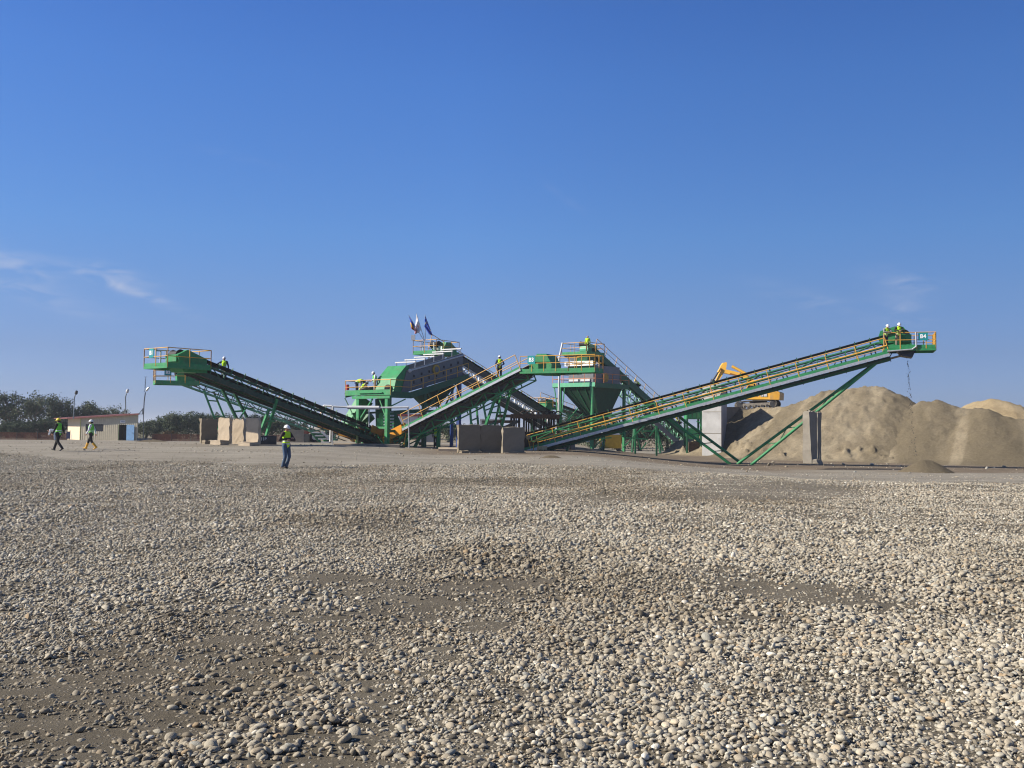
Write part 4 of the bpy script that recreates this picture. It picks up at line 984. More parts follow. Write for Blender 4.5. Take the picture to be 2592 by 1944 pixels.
for t in (.35, .55, .72): e.beam(t3.lerp(fc, t), t4.lerp(fd, t), .06, .06)
e.build_each('leg_brace', GREEN2, cF.root)
e = MB(); e.path([P(1362, 1150, 78.0), P(1362, 1112, 78.0), P(1350, 1122, 78.4), P(1350, 1150, 78.4)], .035, 6); e.build('end_rail', YELLOW, cF.root)
for (px, dd) in ((1352, 79), (1378, 78.2), (1440, 77.5)):
    cF.leg([cF.at(cF.s_at(px, .5, -1.7), .5, -1.7), on_ground(px - 5, dd)], .16, GREEN2)
# gravel falling from the spout
e = MB(); top = qF(1.6, .1, -.6); gx_ = gz(top.x, top.y)
for i in range(210):
    t = (i + rng.random()) / 210; z = top.z + (gx_ + .9 - top.z) * t; k = .05 + .05 * t
    if rng.random() < .35: continue
    e.ball((top.x + .35 * t + rng.normal(0, k), top.y + rng.normal(0, k) - .25 * t, z), rng.uniform(.012, .036), 0, 6, 4, (1, 1, rng.uniform(.8, 2.0)))
o = e.build('falling_gravel', mat('wet gravel', (.05, .045, .04), .6)); tag(o, 'thin stream of dark gravel falling from the end of the long right conveyor', 'falling gravel', kind='stuff')

# --- small far conveyor with a yellow railing, between the towers
cG = Conveyor(P(1478, 1050, 117), P(1378, 1012, 112), 'small far conveyor with a railed green head between the two screening towers')
cG.belt(.4); cG.truss(.3, top=-.25, depth=.5); cG.walkway(-1, .3, cG.L - .5, -.1, .6, step=1.5)
dG = cG.at(cG.L); base = V((dG.x, dG.y, P(1378, 1032, 111).z)); qG, _ = cG.plat(base, -1.6, .9, -1.2, 1.0, step=1.0)
cG.guard([(-.9, 0), (.2, 0), (.2, .7), (-.3, .95), (-.9, .9)], -.5, .5, base); cG.leg([P(1382, 1036, 112), on_ground(1384, 112)], .2); cG.leg([P(1440, 1050, 114), on_ground(1442, 114)], .2)

# ------------------------------------------------------------------ screening towers
class Block:
    """upright frame of reference: ax runs away from the lit front, r to the right"""
    def __init__(c, p, ax, name, label, cat, group=None):
        c.o = V(p); c.ax = V((*ax, 0)).normalized(); c.r = V((c.ax.y, -c.ax.x, 0))
        c.root = thing(name, V((p[0], p[1], gz(p[0], p[1]))), label, cat, group)
    def q(c, a, r, z): return V((c.o.x, c.o.y, 0)) + c.ax * a + c.r * r + V((0, 0, z))
    def box(c, name, m, a, r, z, parent=None):
        e = MB(); e.box(c.q((a[0] + a[1]) / 2, (r[0] + r[1]) / 2, (z[0] + z[1]) / 2), c.ax * (a[1] - a[0]) / 2, c.r * (r[1] - r[0]) / 2, V((0, 0, (z[1] - z[0]) / 2))); return e.build(name, m, parent or c.root)
dS = 80.0
pf = P(930, 1005, dS); t1 = Block((pf.x, pf.y), (.62, .78), 'screening_tower', 'left screening tower with a grey vibrating screen above a railed green platform and green chutes', 'screening plant', 'screening towers')
zd = P(930, 997, dS).z; zd_t1 = zd; gz1 = gz(pf.x, pf.y)
q = t1.q; HW = 2.62
e = MB(); e.box(q(1.2, 0, zd - .03), t1.ax * 1.2, t1.r * HW, V((0, 0, .03)))
rise = .26
def side_z(a): return zd + max(0, a - 2.3) * rise
for sg in (-1, 1):
    e.prism([q(2.3, sg * HW, zd - .03), q(9.3, sg * HW, side_z(9.3) - .03), q(9.3, sg * (HW - .8), side_z(9.3) - .03), q(2.3, sg * (HW - .8), zd - .03)], V((0, 0, .06)))
e.build('deck', DGREY, t1.root)
e = MB(); e.beam(q(-.02, -HW, zd + .1), q(-.02, HW, zd + .1), .02, .42); e.beam(q(-.04, -HW + .9, zd - .28), q(-.04, HW, zd - .28), .12, .22); e.beam(q(-.1, -.9, zd + .08), q(-.1, 1.8, zd + .08), .1, .06)
e.build('front_beam', GREEN, t1.root)
e = MB(); e.beam(q(0, HW, zd - .08), q(2.3, HW, zd - .08), .1, .5); e.beam(q(2.3, HW, zd - .08), q(9.3, HW, side_z(9.3) - .08), .1, .5); e.beam(q(0, -HW, zd - .08), q(9.3, -HW, side_z(9.3) - .08), .1, .4); e.build('side_beam', GREEN2, t1.root)
h = MB(); rail(h, [q(2.4, -HW, zd), q(0, -HW, zd), q(0, HW, zd), q(2.3, HW, zd), q(9.3, HW, side_z(9.3))], V((0, 0, 1)), 1.1, 1.6, .032); rail(h, [q(2.3, -HW, zd), q(9.3, -HW, side_z(9.3))], V((0, 0, 1)), 1.1, 1.8, .03); h.build('handrail', YELLOW, t1.root)
# vibrating screen: inclined side plates, green hood, tarpaulin bows on top
scr = MB(); SC = 1.1; SW = 1.05
for sg in (-1, 1):
    scr.prism([q(1.6, SC + sg * SW, zd + .02), q(9.0, SC + sg * SW, zd + .02 + 7 * rise), q(9.0, SC + sg * SW, zd + 1.95 + 7 * rise), q(2.2, SC + sg * SW, zd + 1.95)], t1.r * sg * .08)
scr.prism([q(2.2, SC - SW, zd + .7), q(9, SC - SW, zd + .7 + 7 * rise), q(9, SC - SW, zd + .85 + 7 * rise), q(2.2, SC - SW, zd + .85)], t1.r * 2 * SW)
sb = scr.build('vibrating_screen', GREY, t1.root)
e = MB()
for i in range(7):
    for j in range(3):
        a = 3.0 + i * .9; e.box(q(a, 2.25, zd + .75 + (a - 2) * rise + j * .5), t1.ax * (.05 + .03 * (j == 1)), t1.r * .02, V((0, 0, .13 - .03 * j)))
e.build_each('bolt_plate', BLACK, sb)
e = MB(); e.tube(q(5.6, 2.2, zd + 1.25 + 3.6 * rise), q(5.6, 2.34, zd + 1.25 + 3.6 * rise), .42, n=16); e.tube(q(5.6, 2.32, zd + 1.25 + 3.6 * rise), q(5.6, 2.38, zd + 1.25 + 3.6 * rise), .24, n=16, mi=1); e.build('drive_disc', [mat('ochre paint', (.42, .26, .03), .5), GREY], sb)
e = MB(); e.tube(q(2.5, 2.25, zd + 1.92), q(9.2, 2.25, zd + 1.92 + 6.6 * rise), .07, n=8); e.ball(q(2.5, 2.25, zd + 1.92), .17); e.build('spray_pipe', PALE, sb)
for i in range(6):
    a = 3.2 + i * 1.12; z = zd + 2.12 + (a - 2.6) * rise; e = MB()
    e.beam(q(a, SC - SW - .15, z + .42), q(a, SC + SW + .1, z + .42), .12, .09); e.beam(q(a, SC + SW, z + .40), q(a, SC + SW, z - .25), .06, .06); e.beam(q(a, SC - SW, z + .40), q(a, SC - SW, z - .25), .06, .06)
    e.build('spray_bar', PALE, sb)
e = MB(); e.prism([q(.75, .02, zd + .02), q(2.5, .02, zd + .02), q(2.5, .02, zd + 2.3), q(2.2, .02, zd + 2.34), q(1.1, .02, zd + 1.3)], t1.r * 2.12); hd = e.build('screen_hood', GREEN, t1.root)
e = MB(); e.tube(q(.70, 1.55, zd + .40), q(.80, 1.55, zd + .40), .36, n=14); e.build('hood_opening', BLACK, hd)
# supporting frame
for (a, r) in ((.1, -1.1), (.1, 2.2), (8.6, 2.2), (8.6, -1.9), (4.3, 2.2), (4.3, -1.9)):
    e = MB(); b = q(a, r, 0); e.beam(b + V((0, 0, gz(b.x, b.y))), b + V((0, 0, side_z(a) - .3)), .3, .3, t1.r); e.build('leg', GREEN if a < 1 else (BLUE if a > 8 else GREEN2), t1.root)
e = MB()
e.beam(q(.1, -1.1, zd - 2.7), q(.1, 2.2, zd - 2.7), .14, .16); e.beam(q(.1, -1.1, zd - 2.2), q(.1, .5, zd - .4), .1, .1); e.beam(q(.1, 2.2, zd - 2.2), q(.1, 1.3, zd - .4), .1, .1); e.beam(q(.1, -1.1, zd - 4.4), q(.1, .6, zd - 2.8), .1, .1); e.beam(q(.1, 2.2, zd - 4.4), q(.1, .6, zd - 2.8), .1, .1)
e.beam(q(.1, 2.3, zd - 1.1), q(1.6, 2.7, zd - .4), .08, .08)
e.build_each('front_brace', GREEN, t1.root)
e = MB()
for z0 in (-1.6, -3.0):
    e.beam(q(.1, 2.2, zd + z0), q(8.6, 2.2, zd + z0 + .5), .16, .2); e.beam(q(.1, -1.9, zd + z0), q(8.6, -1.9, zd + z0 + .5), .14, .16)
for a in (4.4, 6.4): e.beam(q(a, 2.2, zd - 1.5), q(a + 1.8, 2.2, side_z(a + 1.8) - .4), .1, .1); e.beam(q(a + 2, 2.2, zd - 1.2), q(a + .2, 2.2, side_z(a + .2) - .4), .1, .1)
e.beam(q(4.3, 2.2, zd - 3), q(8.6, 2.2, zd - 1.4), .1, .1)
e.build_each('side_brace', GREEN2, t1.root)
e = MB(); e.beam(q(-.05, -HW, zd - .3), q(.2, -1.2, zd - 2.6), .06, .06); e.beam(q(0, -1.9, zd - 1.2), q(.1, -1.1, zd - .9), .05, .05); e.build_each('corner_stay', GREEN2, t1.root)
# hopper and chutes under the screen
e = MB(); top = [q(4.6, .1, zd + .2), q(8.3, .1, zd + 1.0), q(8.3, 2.1, zd + 1.0), q(4.6, 2.1, zd + .2)]; bot = [q(5.6, .7, zd - .9), q(6.6, .7, zd - .9), q(6.6, 1.7, zd - .9), q(5.6, 1.7, zd - .9)]
e.add(top + bot, [(0, 3, 2, 1), (4, 5, 6, 7), (0, 1, 5, 4), (1, 2, 6, 5), (2, 3, 7, 6), (3, 0, 4, 7)]); e.build('hopper', mat('shade-darkened hopper green', (.009, .055, .027), .7, var=.2, dirt=(.05, .05, .04), dirt_amt=.4), t1.root)  # green dropped in tone to colour in the shadow under the screen
def chute(pts, w, m=GREEN, name='chute'):
    e = MB()
    for a, b in zip(pts[:-1], pts[1:]): e.beam(a, b, w, w * .8, t1.r)
    return e.build(name, m, t1.root)
chute([P(925, 1010, 82.6), P(884, 1078, 82.1)], 1.1); chute([P(968, 1010, 83.1), P(970, 1086, 82.7)], .95, GREEN2); chute([P(990, 1048, 82.1), P(1008, 1088, 81.6)], .7)
chute([P(940, 1050, 83.5), P(900, 1086, 83.7)], .7, GREEN2)
e = MB(); e.tube(P(967, 1053, 81.9), P(967, 1053, 81.5), .28, n=12); e.box(P(966, 1072, 81.6), V((.38, 0, 0)), V((0, .1, 0)), V((0, 0, .45))); e.build('chute_hatch', GREEN, t1.root)
e = MB()
for k in range(7): e.box(P(984, 1044 + k * 8, 81.2), V((.42, 0, 0)), V((0, .2, .02)), V((0, 0, .05)))
e.build_each('louvre', WHITE, t1.root)
e = MB(); b = q(.1, -HW + .15, zd + .35); e.tube(b, b + V((0, 0, .45)), .13, n=10); fe = e.build('fire_extinguisher', RED); tag(fe, 'red fire extinguisher at the left corner of the left tower platform', 'fire extinguisher')

dS2 = 102.0
pf = P(1452, 975, dS2); t2 = Block((pf.x, pf.y), (.62, .78), 'screening_tower', 'right screening tower with a dark funnel hopper, orange railing and a white banner', 'screening plant', 'screening towers')
q = t2.q; zd = P(1452, 973, dS2).z; HW2 = 2.65
e = MB(); e.box(q(3.2, 0, zd - .04), t2.ax * 3.2, t2.r * HW2, V((0, 0, .04))); e.build('deck', DGREY, t2.root)
e = MB(); e.beam(q(-.02, -HW2, zd - .05), q(-.02, HW2, zd - .05), .06, .42); e.build('front_beam', mat('pale green beam paint', (.10, .38, .22), .5, dirt=DUST), t2.root)
e = MB(); e.beam(q(0, HW2, zd - .1), q(6.4, HW2, zd - .1), .08, .5); e.beam(q(0, -HW2, zd - .1), q(6.4, -HW2, zd - .1), .08, .4); e.build('side_beam', GREEN2, t2.root)
ORAIL = mat('pale orange paint', (.62, .24, .10), .5)
h = MB(); rail(h, [q(6.4, -HW2, zd), q(0, -HW2, zd), q(0, HW2, zd), q(6.4, HW2, zd)], V((0, 0, 1)), 1.12, 1.5, .035); h.build('handrail', ORAIL, t2.root)
sc2 = t2.box('vibrating_screen', GREY, (1.0, 6.0), (-1.35, 1.75), (zd + .05, zd + 2.0))
e = MB()
for k in range(8): e.box(q(.97, -1.25 + k * .42, zd + 1.75), t2.ax * .03, t2.r * .15, V((0, 0, .2)))
e.build_each('slat', GREEN2, sc2)
e = MB()
for k in (0, 1): e.box(q(.94, -.65 + k * 1.45, zd + .42), t2.ax * .05, t2.r * .58, V((0, 0, .15)))
e.build_each('pale_panel', PALE, sc2)
e = MB(); e.tube(q(3.2, 1.76, zd + .8), q(3.2, 1.86, zd + .8), .5, n=14); e.build('drive_disc', mat('ochre paint', (.42, .26, .03), .5), sc2)
e = MB(); e.box(q(.75, .1, zd + 2.18), t2.ax * .02, t2.r * 1.78, V((0, 0, .24))); bn = e.build('banner', WHITE, t2.root)
e = MB()
for r0, wd, hh, dz in ((-1.35, .16, .17, 0), (.05, .78, .028, .05), (.1, .5, .02, -.10), (1.42, .07, .10, .02), (1.42, .03, .03, -.12)): e.box(q(.72, r0, zd + 2.18 + dz), t2.ax * .012, t2.r * wd, V((0, 0, hh)))
e.build_each('banner_lettering', mat('grey print', (.22, .22, .24), .6), bn)
e = MB(); top = [q(.15, -1.9, zd - .3), q(5.6, -1.9, zd - .3), q(5.6, 2.3, zd - .3), q(.15, 2.3, zd - .3)]; bz = zd - 3.7; bot = [q(2.4, .4, bz), q(3.8, .4, bz), q(3.8, 1.6, bz), q(2.4, 1.6, bz)]
e.add(top + bot, [(0, 3, 2, 1), (4, 5, 6, 7), (0, 1, 5, 4), (1, 2, 6, 5), (2, 3, 7, 6), (3, 0, 4, 7)]); hp = e.build('hopper', mat('shade-darkened hopper green', (.009, .055, .027), .7, var=.2, dirt=(.05, .05, .04), dirt_amt=.4), t2.root)  # same lowered green, colouring in the shadow on the funnel
e = MB()
for f in (.25, .5, .75):
    a = top[0].lerp(top[3], f); b = bot[0].lerp(bot[3], f); e.beam(a - t2.ax * .03, b - t2.ax * .03, .09, .06)
e.build_each('hopper_rib', GREEN2, hp)
for (a, r) in ((.1, -1.75), (.1, 2.2), (6, -1.75), (6, 2.3)):
    e = MB(); b = q(a, r, 0); e.beam(b + V((0, 0, gz(b.x, b.y))), b + V((0, 0, zd - .2)), .26, .26, t2.r); e.build('leg', GREEN, t2.root)
e = MB()
for (r0, r1) in ((-1.75, -2.5), (-1.75, -1.2)): e.beam(q(.1, r0, zd - 4.6), q(.1, r1, zd - .3), .08, .08)
e.beam(q(.1, -1.75, zd - 4.6), q(2.0, -.6, zd - 2.2), .09, .09); e.beam(q(.1, -1.75, zd - 5), q(3.0, .0, zd - 2.4), .09, .09); e.beam(q(.1, -1.75, zd - 5.0), q(.1, 2.2, zd - 5.0), .16, .18); e.beam(q(.1, 2.2, zd - 5.0), q(6, 2.2, zd - 5.0), .16, .18)
for z0 in (-5.2, -8.0): e.beam(q(.1, 2.2, zd + z0), q(6, 2.3, zd + z0 - 1.8), .12, .12); e.beam(q(6, 2.3, zd + z0), q(.1, 2.2, zd + z0 - 1.8), .12, .12)
e.build_each('leg_brace', GREEN, t2.root)
e = MB(); e.box(q(.6, .6, zd - 5.5), t2.ax * .5, t2.r * 1.1, V((0, 0, .35))); e.build('white_cabinet', PALE, t2.root)

# lattice trestle under the right tower, seen beneath the long conveyor
tr = thing('lattice_trestle', on_ground(1600, 92), 'low green star-braced trestle frame under the long right conveyor', 'trestle')
for px in (1528, 1608, 1662):
    e = MB(); b = on_ground(px, 92); e.beam(b, V((b.x, b.y, P(px, 1078, 92).z)), .16, .16); e.build('leg', GREEN if px != 1528 else GREEN2, tr)
e = MB()
for a, b in (((1578, 1133), (1612, 1096)), ((1612, 1096), (1640, 1070)), ((1586, 1108), (1640, 1112)), ((1612, 1100), (1622, 1138)), ((1624, 1090), (1634, 1106)), ((1658, 1085), (1644, 1104)), ((1636, 1120), (1625, 1136)), ((1624, 1091), (1656, 1091)), ((1664, 1090), (1678, 1140)), ((1500, 1137), (1528, 1108)), ((1512, 1110), (1548, 1108)), ((1518, 1138), (1530, 1122))):
    e.beam(P(*a, 91.8), P(*b, 91.8), .1, .1)
e.build_each('leg_brace', GREEN, tr)
tk = thing('machine_skid', on_ground(1545, 96), 'boxy yellow machine with a grey hood in the shade under the long conveyor', 'machine')
e = MB(); b = on_ground(1545, 96); e.box(b + V((0, 0, .9)), V((1.0, 0, 0)), V((0, .6, 0)), V((0, 0, .65))); e.build('body', mat('ochre paint', (.42, .26, .03), .5), tk)
e = MB(); e.prism([b + V((-.9, -.6, 1.56)), b + V((.9, -.6, 1.56)), b + V((.6, -.6, 1.95)), b + V((-.7, -.6, 1.95))], V((0, 1.2, 0))); e.build('hood', PALE, tk)
e = MB()
for dx in (-.8, .8): e.box(b + V((dx, 0, .13)), V((.15, 0, 0)), V((0, .6, 0)), V((0, 0, .13)))
e.build_each('skid', DGREY, tk)
# tanks and clutter under the conveyor tail
tnk = thing('water_tank', on_ground(1425, 84), 'grey ribbed water tank beneath the lower end of the long right conveyor', 'tank'); b = on_ground(1425, 84)
e = MB(); e.box(b + V((0, 0, .65)), V((1.0, 0, 0)), V((0, .6, 0)), V((0, 0, .65))); e.build('body', mat('slate paint', (.11, .125, .15), .5), tnk)
e = MB()
for dx in (-.6, 0, .6): e.box(b + V((dx, -.62, .65)), V((.05, 0, 0)), V((0, .03, 0)), V((0, 0, .62)))
e.build_each('rib', DGREY, tnk)
st = thing('log_stack', on_ground(1372, 77.2), 'pale timber baulk on the ground below the end of the long right conveyor', 'timber'); b = on_ground(1372, 77)
e = MB(); e.box(b + V((0, 0, .22)), V((.36, .05, 0)), V((-.03, .2, 0)), V((0, 0, .14))); e.build('baulk', mat('weathered timber', (.34, .29, .17), .9, var=.25), st)
e = MB(); e.box(b + V((-.2, 0, .04)), V((.06, 0, 0)), V((0, .2, 0)), V((0, 0, .05))); e.box(b + V((.2, 0, .04)), V((.06, 0, 0)), V((0, .2, 0)), V((0, 0, .05))); e.build_each('bearer', DGREY, st)

# rusty sand-washing wheel behind the concrete blocks in the middle
wd = 88.0; ws = thing('sand_washer', on_ground(1345, wd), 'dark rusty sand washing machine with arched hoops and hanging strips', 'washing machine')
zt = P(1345, 1047, wd).z; g = gz(ws.location.x, ws.location.y); x0 = P(1292, 1100, wd).x; x1 = P(1418, 1100, wd).x; y0 = ws.location.y
e = MB(); e.bx((x0, y0 - .2, zt - .42), (x1, y0 + 1.6, zt - .05)); e.build('top_beam', RUST, ws)
hn = 7
for i in range(hn):
    cx = x0 + 1.2 + (x1 - x0 - 1.4) * i / (hn - 1); e = MB(); pts = [V((cx + .34 * math.cos(t), y0 + .2, zt - .12 + .34 * math.sin(t))) for t in np.linspace(0, math.pi, 8)]
    e.path([tuple(p) for p in pts], .06, 6); e.build('hoop', RUST, ws)
e = MB(); k = 0
for xx in np.arange(x0, x1 - .1, .22):
    k += 1
    if k % 7 == 5: continue
    ln = rng.uniform(1.5, 3.2); e.bx((xx, y0 - .06 + .1 * (k % 3), zt - .4 - ln), (xx + rng.uniform(.10, .2), y0 + .02 + .1 * (k % 3), zt - .4))
e.build_each('hanging_strip', RUST, ws)
e = MB(); e.bx((x0 - .1, y0 + .5, g), (x1 - 1.3, y0 + 1.5, zt - 1.6)); e.build('trough', mat('dark grime', (.025, .024, .022), .8), ws)
e = MB()
for i in range(6): z = zt - .1 - i * .5; xx = x0 - .3 - i * .32; e.bx((xx - .9, y0 - .1, z - .25), (xx + 1.3, y0 + 1.2, z))
e.build('step', RUST, ws)
for px in (1294, 1352, 1414):
    b = P(px, 1100, wd); e = MB(); e.bx((b.x - .1, y0 + 1.2, g), (b.x + .1, y0 + 1.4, zt - .2)); e.build('leg', RUST, ws)
# rusty beam lying in front of its steps
e = MB(); e.beam(P(1288, 1078, 86), P(1310, 1066, 86), .5, .3); e.beam(P(1270, 1088, 86), P(1292, 1080, 86), .5, .5); e.build_each('mud_cake', mat('dried mud', (.16, .125, .08), .95, var=.3), ws)

# green feed hopper against the tall concrete ramp wall
hd_ = 100.0; gh = thing('feed_hopper', on_ground(1760, hd_), 'bright green ribbed feed hopper against the tall concrete wall', 'hopper')
xa, xb = P(1738, 1040, hd_).x, P(1777, 1040, hd_).x; yb = P(1757, 1040, hd_).y; z0, z1 = P(1757, 1061, hd_).z, P(1757, 1012, hd_).z
e = MB(); e.bx((xa, yb, z0), (xb, yb + 1.5, z1)); bdy = e.build('bin', GREEN, gh)
e = MB()
for k in range(4): xx = xa + (xb - xa) * (k + .35) / 3.6; e.bx((xx - .05, yb - .08, z0 + .12), (xx + .05, yb - .003, z1))
e.bx((xa - .02, yb - .1, z0 + .62), (xb, yb - .085, z0 + .72)); e.bx((xa - .02, yb - .1, z0), (xb, yb - .004, z0 + .1))
e.build_each('rib', GREEN2, bdy)
g = gz(gh.location.x, gh.location.y)
e = MB(); za, zb = P(1757, 1112, hd_).z, P(1757, 1084, hd_).z; e.prism([V((xa + .1, yb + .1, zb)), V((xb - .3, yb + .1, zb)), V((xb - .3, yb + .1, za)), V((xa + .5, yb + .1, za)), V((xa + .1, yb + .1, za + .3))], V((0, 1.2, 0))); e.build('lower_chute', GREEN, gh)
for xx in (xa + .05, xb - .12):
    for yy in (yb, yb + 1.4): e = MB(); e.bx((xx - .09, yy - .09, g), (xx + .09, yy + .09, z0)); e.build('leg', GREEN2, gh)
e = MB(); e.bx((xa + .25, yb + .05, g + .1), (xb - .15, yb + 1.2, g + 1.35)); e.build('feeder', RUST, gh)
e = MB(); e.path([V((xb - .6, yb - .2, z0 - .2)), V((xb - .3, yb - .2, z0 - .3)), V((xb + .2, yb - .2, z0 - 1.5))], .05, 6); e.build('handrail', GREEN, gh)
e = MB(); e.bx((xa - .2, yb - .3, z1 - .02), (xb + .0, yb + 1.6, z1 + .1)); e.build('rim', GREEN2, gh)
cw = thing('retaining_wall', on_ground(1800, 98), 'tall pale grey board-marked concrete wall beside the green feed hopper', 'retaining wall')
w0, w1 = P(1777, 1040, 98), P(1818, 1040, 98); w2 = P(1840, 1040, 102); zt = P(1800, 974, 98).z; g = gz(w0.x, w0.y)
BOARD = mat('board-marked concrete', (.36, .36, .355), .9, var=.12, scale=1.0, bump=.3, dirt=(.22, .21, .20), dirt_amt=.55, dscale=.8)
e = MB(); e.prism([V((w0.x, w0.y + .0, 0)), V((w1.x, w0.y - 1.4, 0)), V((w2.x, w2.y, 0)), V((w0.x + .6, w0.y + 2.4, 0))], V((0, 0, 1)))
e.v = [(x, y, (g - .1 if z < .5 else zt)) for x, y, z in e.v]; e.build('wall_stem', BOARD, cw)
e = MB(); a = V((w1.x, w0.y - 1.4, 0)); b = V((w2.x, w2.y, 0)); t = (b - a); pr = t.cross(V((0, 0, 1))).normalized()
if pr.y > 0: pr = -pr
bk = P(1873, 1040, 104)
e.prism([V((w2.x - .1, w2.y + .05, g - .1)), V((bk.x, bk.y, g - .1)), V((bk.x, bk.y, P(1873, 1030, 104).z)), V((w2.x - .1, w2.y + .05, P(1840, 1030, 102).z))], V((-.3, .6, 0))); e.build('wing_wall', CONCG, cw)  # darker than the stem: its shade is put into the colour
for zz in (.32, .62):
    e = MB(); e.beam(a.lerp(a, 1) + V((-1.5, 1.29, 0)) + V((0, 0, g + (zt - g) * zz)), a + V((0, -.012, g + (zt - g) * zz)), .03, .05); e.build('pour_joint', CONCG, cw)

# ------------------------------------------------------------------ concrete L-blocks
def lblock(px0, px1, py_top, py_bot, d, label, group, m, yaw=0.0, t=.24, foot=.7, foot_side=-1, hgt=None, taper=.0):
    """precast L-shaped retaining unit: an upright slab on a toe, chipped edges"""
    a = P(px0, py_bot, d); b = P(px1, py_bot, d); wdt = (b.x - a.x) / max(.2, math.cos(yaw)); H = hgt or (P(px0, py_top, d).z - a.z)
    c = V(((a.x + b.x) / 2, (a.y + b.y) / 2, a.z)); root = thing('concrete_block', V((c.x, c.y, c.z)), label, 'concrete block', group, 0)
    ex = V((math.cos(yaw), math.sin(yaw), 0)); ey = V((-math.sin(yaw), math.cos(yaw), 0))
    def rough_slab(w0, w1, y0_, y1_, z0_, z1_, name):
        e = MB(); nx, nz = 7, 9; vs = []; fs = []
        for k, yy in enumerate((y0_, y1_)):
            for j in range(nz):
                for i in range(nx):
                    u_, v_ = i / (nx - 1), j / (nz - 1); ed = .045 * (i in (0, nx - 1)) + .05 * (j == nz - 1)
                    x = w0 + (w1 - w0) * u_ + (rng.normal(0, 1) * ed * .5); z = z0_ + (z1_ - z0_) * v_ + rng.normal(0, 1) * ed * .55
                    y = yy + rng.normal(0, .004) + (taper * (1 - v_) * (-1 if k == 0 else 0))
                    vs.append(c + ex * x + ey * y + V((0, 0, z)))
        o_ = nx * nz
        for j in range(nz - 1):
            for i in range(nx - 1):
                p_ = j * nx + i; fs.append((p_, p_ + 1, p_ + nx + 1, p_ + nx)); fs.append((o_ + p_, o_ + p_ + nx, o_ + p_ + nx + 1, o_ + p_ + 1))
        for i in range(nx - 1): fs.append((i, o_ + i, o_ + i + 1, i + 1)); p_ = (nz - 1) * nx + i; fs.append((p_, p_ + 1, o_ + p_ + 1, o_ + p_))
        for j in range(nz - 1): p_ = j * nx; fs.append((p_, p_ + nx, o_ + p_ + nx, o_ + p_)); p_ = j * nx + nx - 1; fs.append((p_, o_ + p_, o_ + p_ + nx, p_ + nx))
        e.add(vs, fs); return e.build(name, m, root)
    rough_slab(-wdt / 2, wdt / 2, 0, t, -.05, H, 'upright_slab')
    for f_ in (-.25, .25):
        e = MB(); b0 = c + ex * (wdt * f_) + ey * (t / 2) + V((0, 0, H - .04)); e.path([b0, b0 + V((0, 0, .13)), b0 + ex * .1 + V((0, 0, .13)), b0 + ex * .1], .014, 6); e.build('lifting_loop', RUST, root)
    if foot: rough_slab(-wdt / 2 + .05, wdt / 2 - .03, foot_side * foot if foot_side < 0 else t, 0 if foot_side < 0 else t + foot, -.12, .16, 'toe_slab')
    return root
GL = 'concrete blocks at the left'
CONCD = mat('shade-darkened stained concrete', (.20, .165, .115), .92, var=.15, scale=1.3, bump=.3, dirt=(.12, .10, .075), dirt_amt=.55)  # stained, and darkened further so the shade sits in the base colour
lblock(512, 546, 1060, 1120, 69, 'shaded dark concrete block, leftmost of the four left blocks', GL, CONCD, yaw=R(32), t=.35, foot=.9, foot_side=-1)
lblock(548, 583, 1058, 1121, 66.6, 'tan sunlit concrete block with rounded corner, second from the left', GL, CONC, yaw=R(-34), foot=.7)
lblock(584, 618, 1061, 1122, 67.8, 'narrow recessed tan concrete block between two tan blocks', GL, CONC, yaw=R(-28), foot=0)
lblock(619, 656, 1058, 1125, 65.6, 'tan sunlit concrete block nearest the green legs, rightmost of the left four', GL, CONC, yaw=R(-32), foot=.7)
GM = 'concrete blocks in the middle'; CONCG2 = mat('smooth dark concrete', (.22, .19, .14), .9, var=.1, scale=1.0, bump=.2, dirt=(.11, .10, .09), dirt_amt=.4)
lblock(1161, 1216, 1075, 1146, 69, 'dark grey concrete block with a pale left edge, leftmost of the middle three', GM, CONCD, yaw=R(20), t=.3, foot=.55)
lblock(1217, 1271, 1076, 1147, 69.6, 'shade-darkened stained concrete block between the two other middle blocks', GM, CONCD, yaw=R(19), t=.3, foot=.45)
lblock(1273, 1328, 1081, 1150, 68.6, 'smooth grey concrete block, rightmost of the middle three', GM, CONCG2, yaw=R(20), t=.3, foot=.35)
GR = 'tall concrete slabs at the right'
lblock(2046, 2066, 1042, 1170, 67.0, 'tall grey concrete slab at the front of the right stack, lit on its left edge', GR, CONCG, yaw=R(40), t=.5, foot=.5, taper=.18)
lblock(2060, 2070, 1043, 1169, 67.9, 'tall grey concrete slab second from the left in the right stack', GR, CONCG, yaw=R(40), t=.2, foot=0)
lblock(2069, 2076, 1045, 1168, 68.6, 'narrow tall concrete slab, third in the right stack', GR, CONCG, yaw=R(40), t=.2, foot=0)
lblock(2074, 2080, 1044, 1167, 69.3, 'rearmost tall concrete slab of the right stack', GR, CONCG, yaw=R(40), t=.2, foot=0)
lblock(716, 768, 1088, 1121, 98, 'pale concrete block behind the man in front', GL, CONC, yaw=R(5), foot=0)
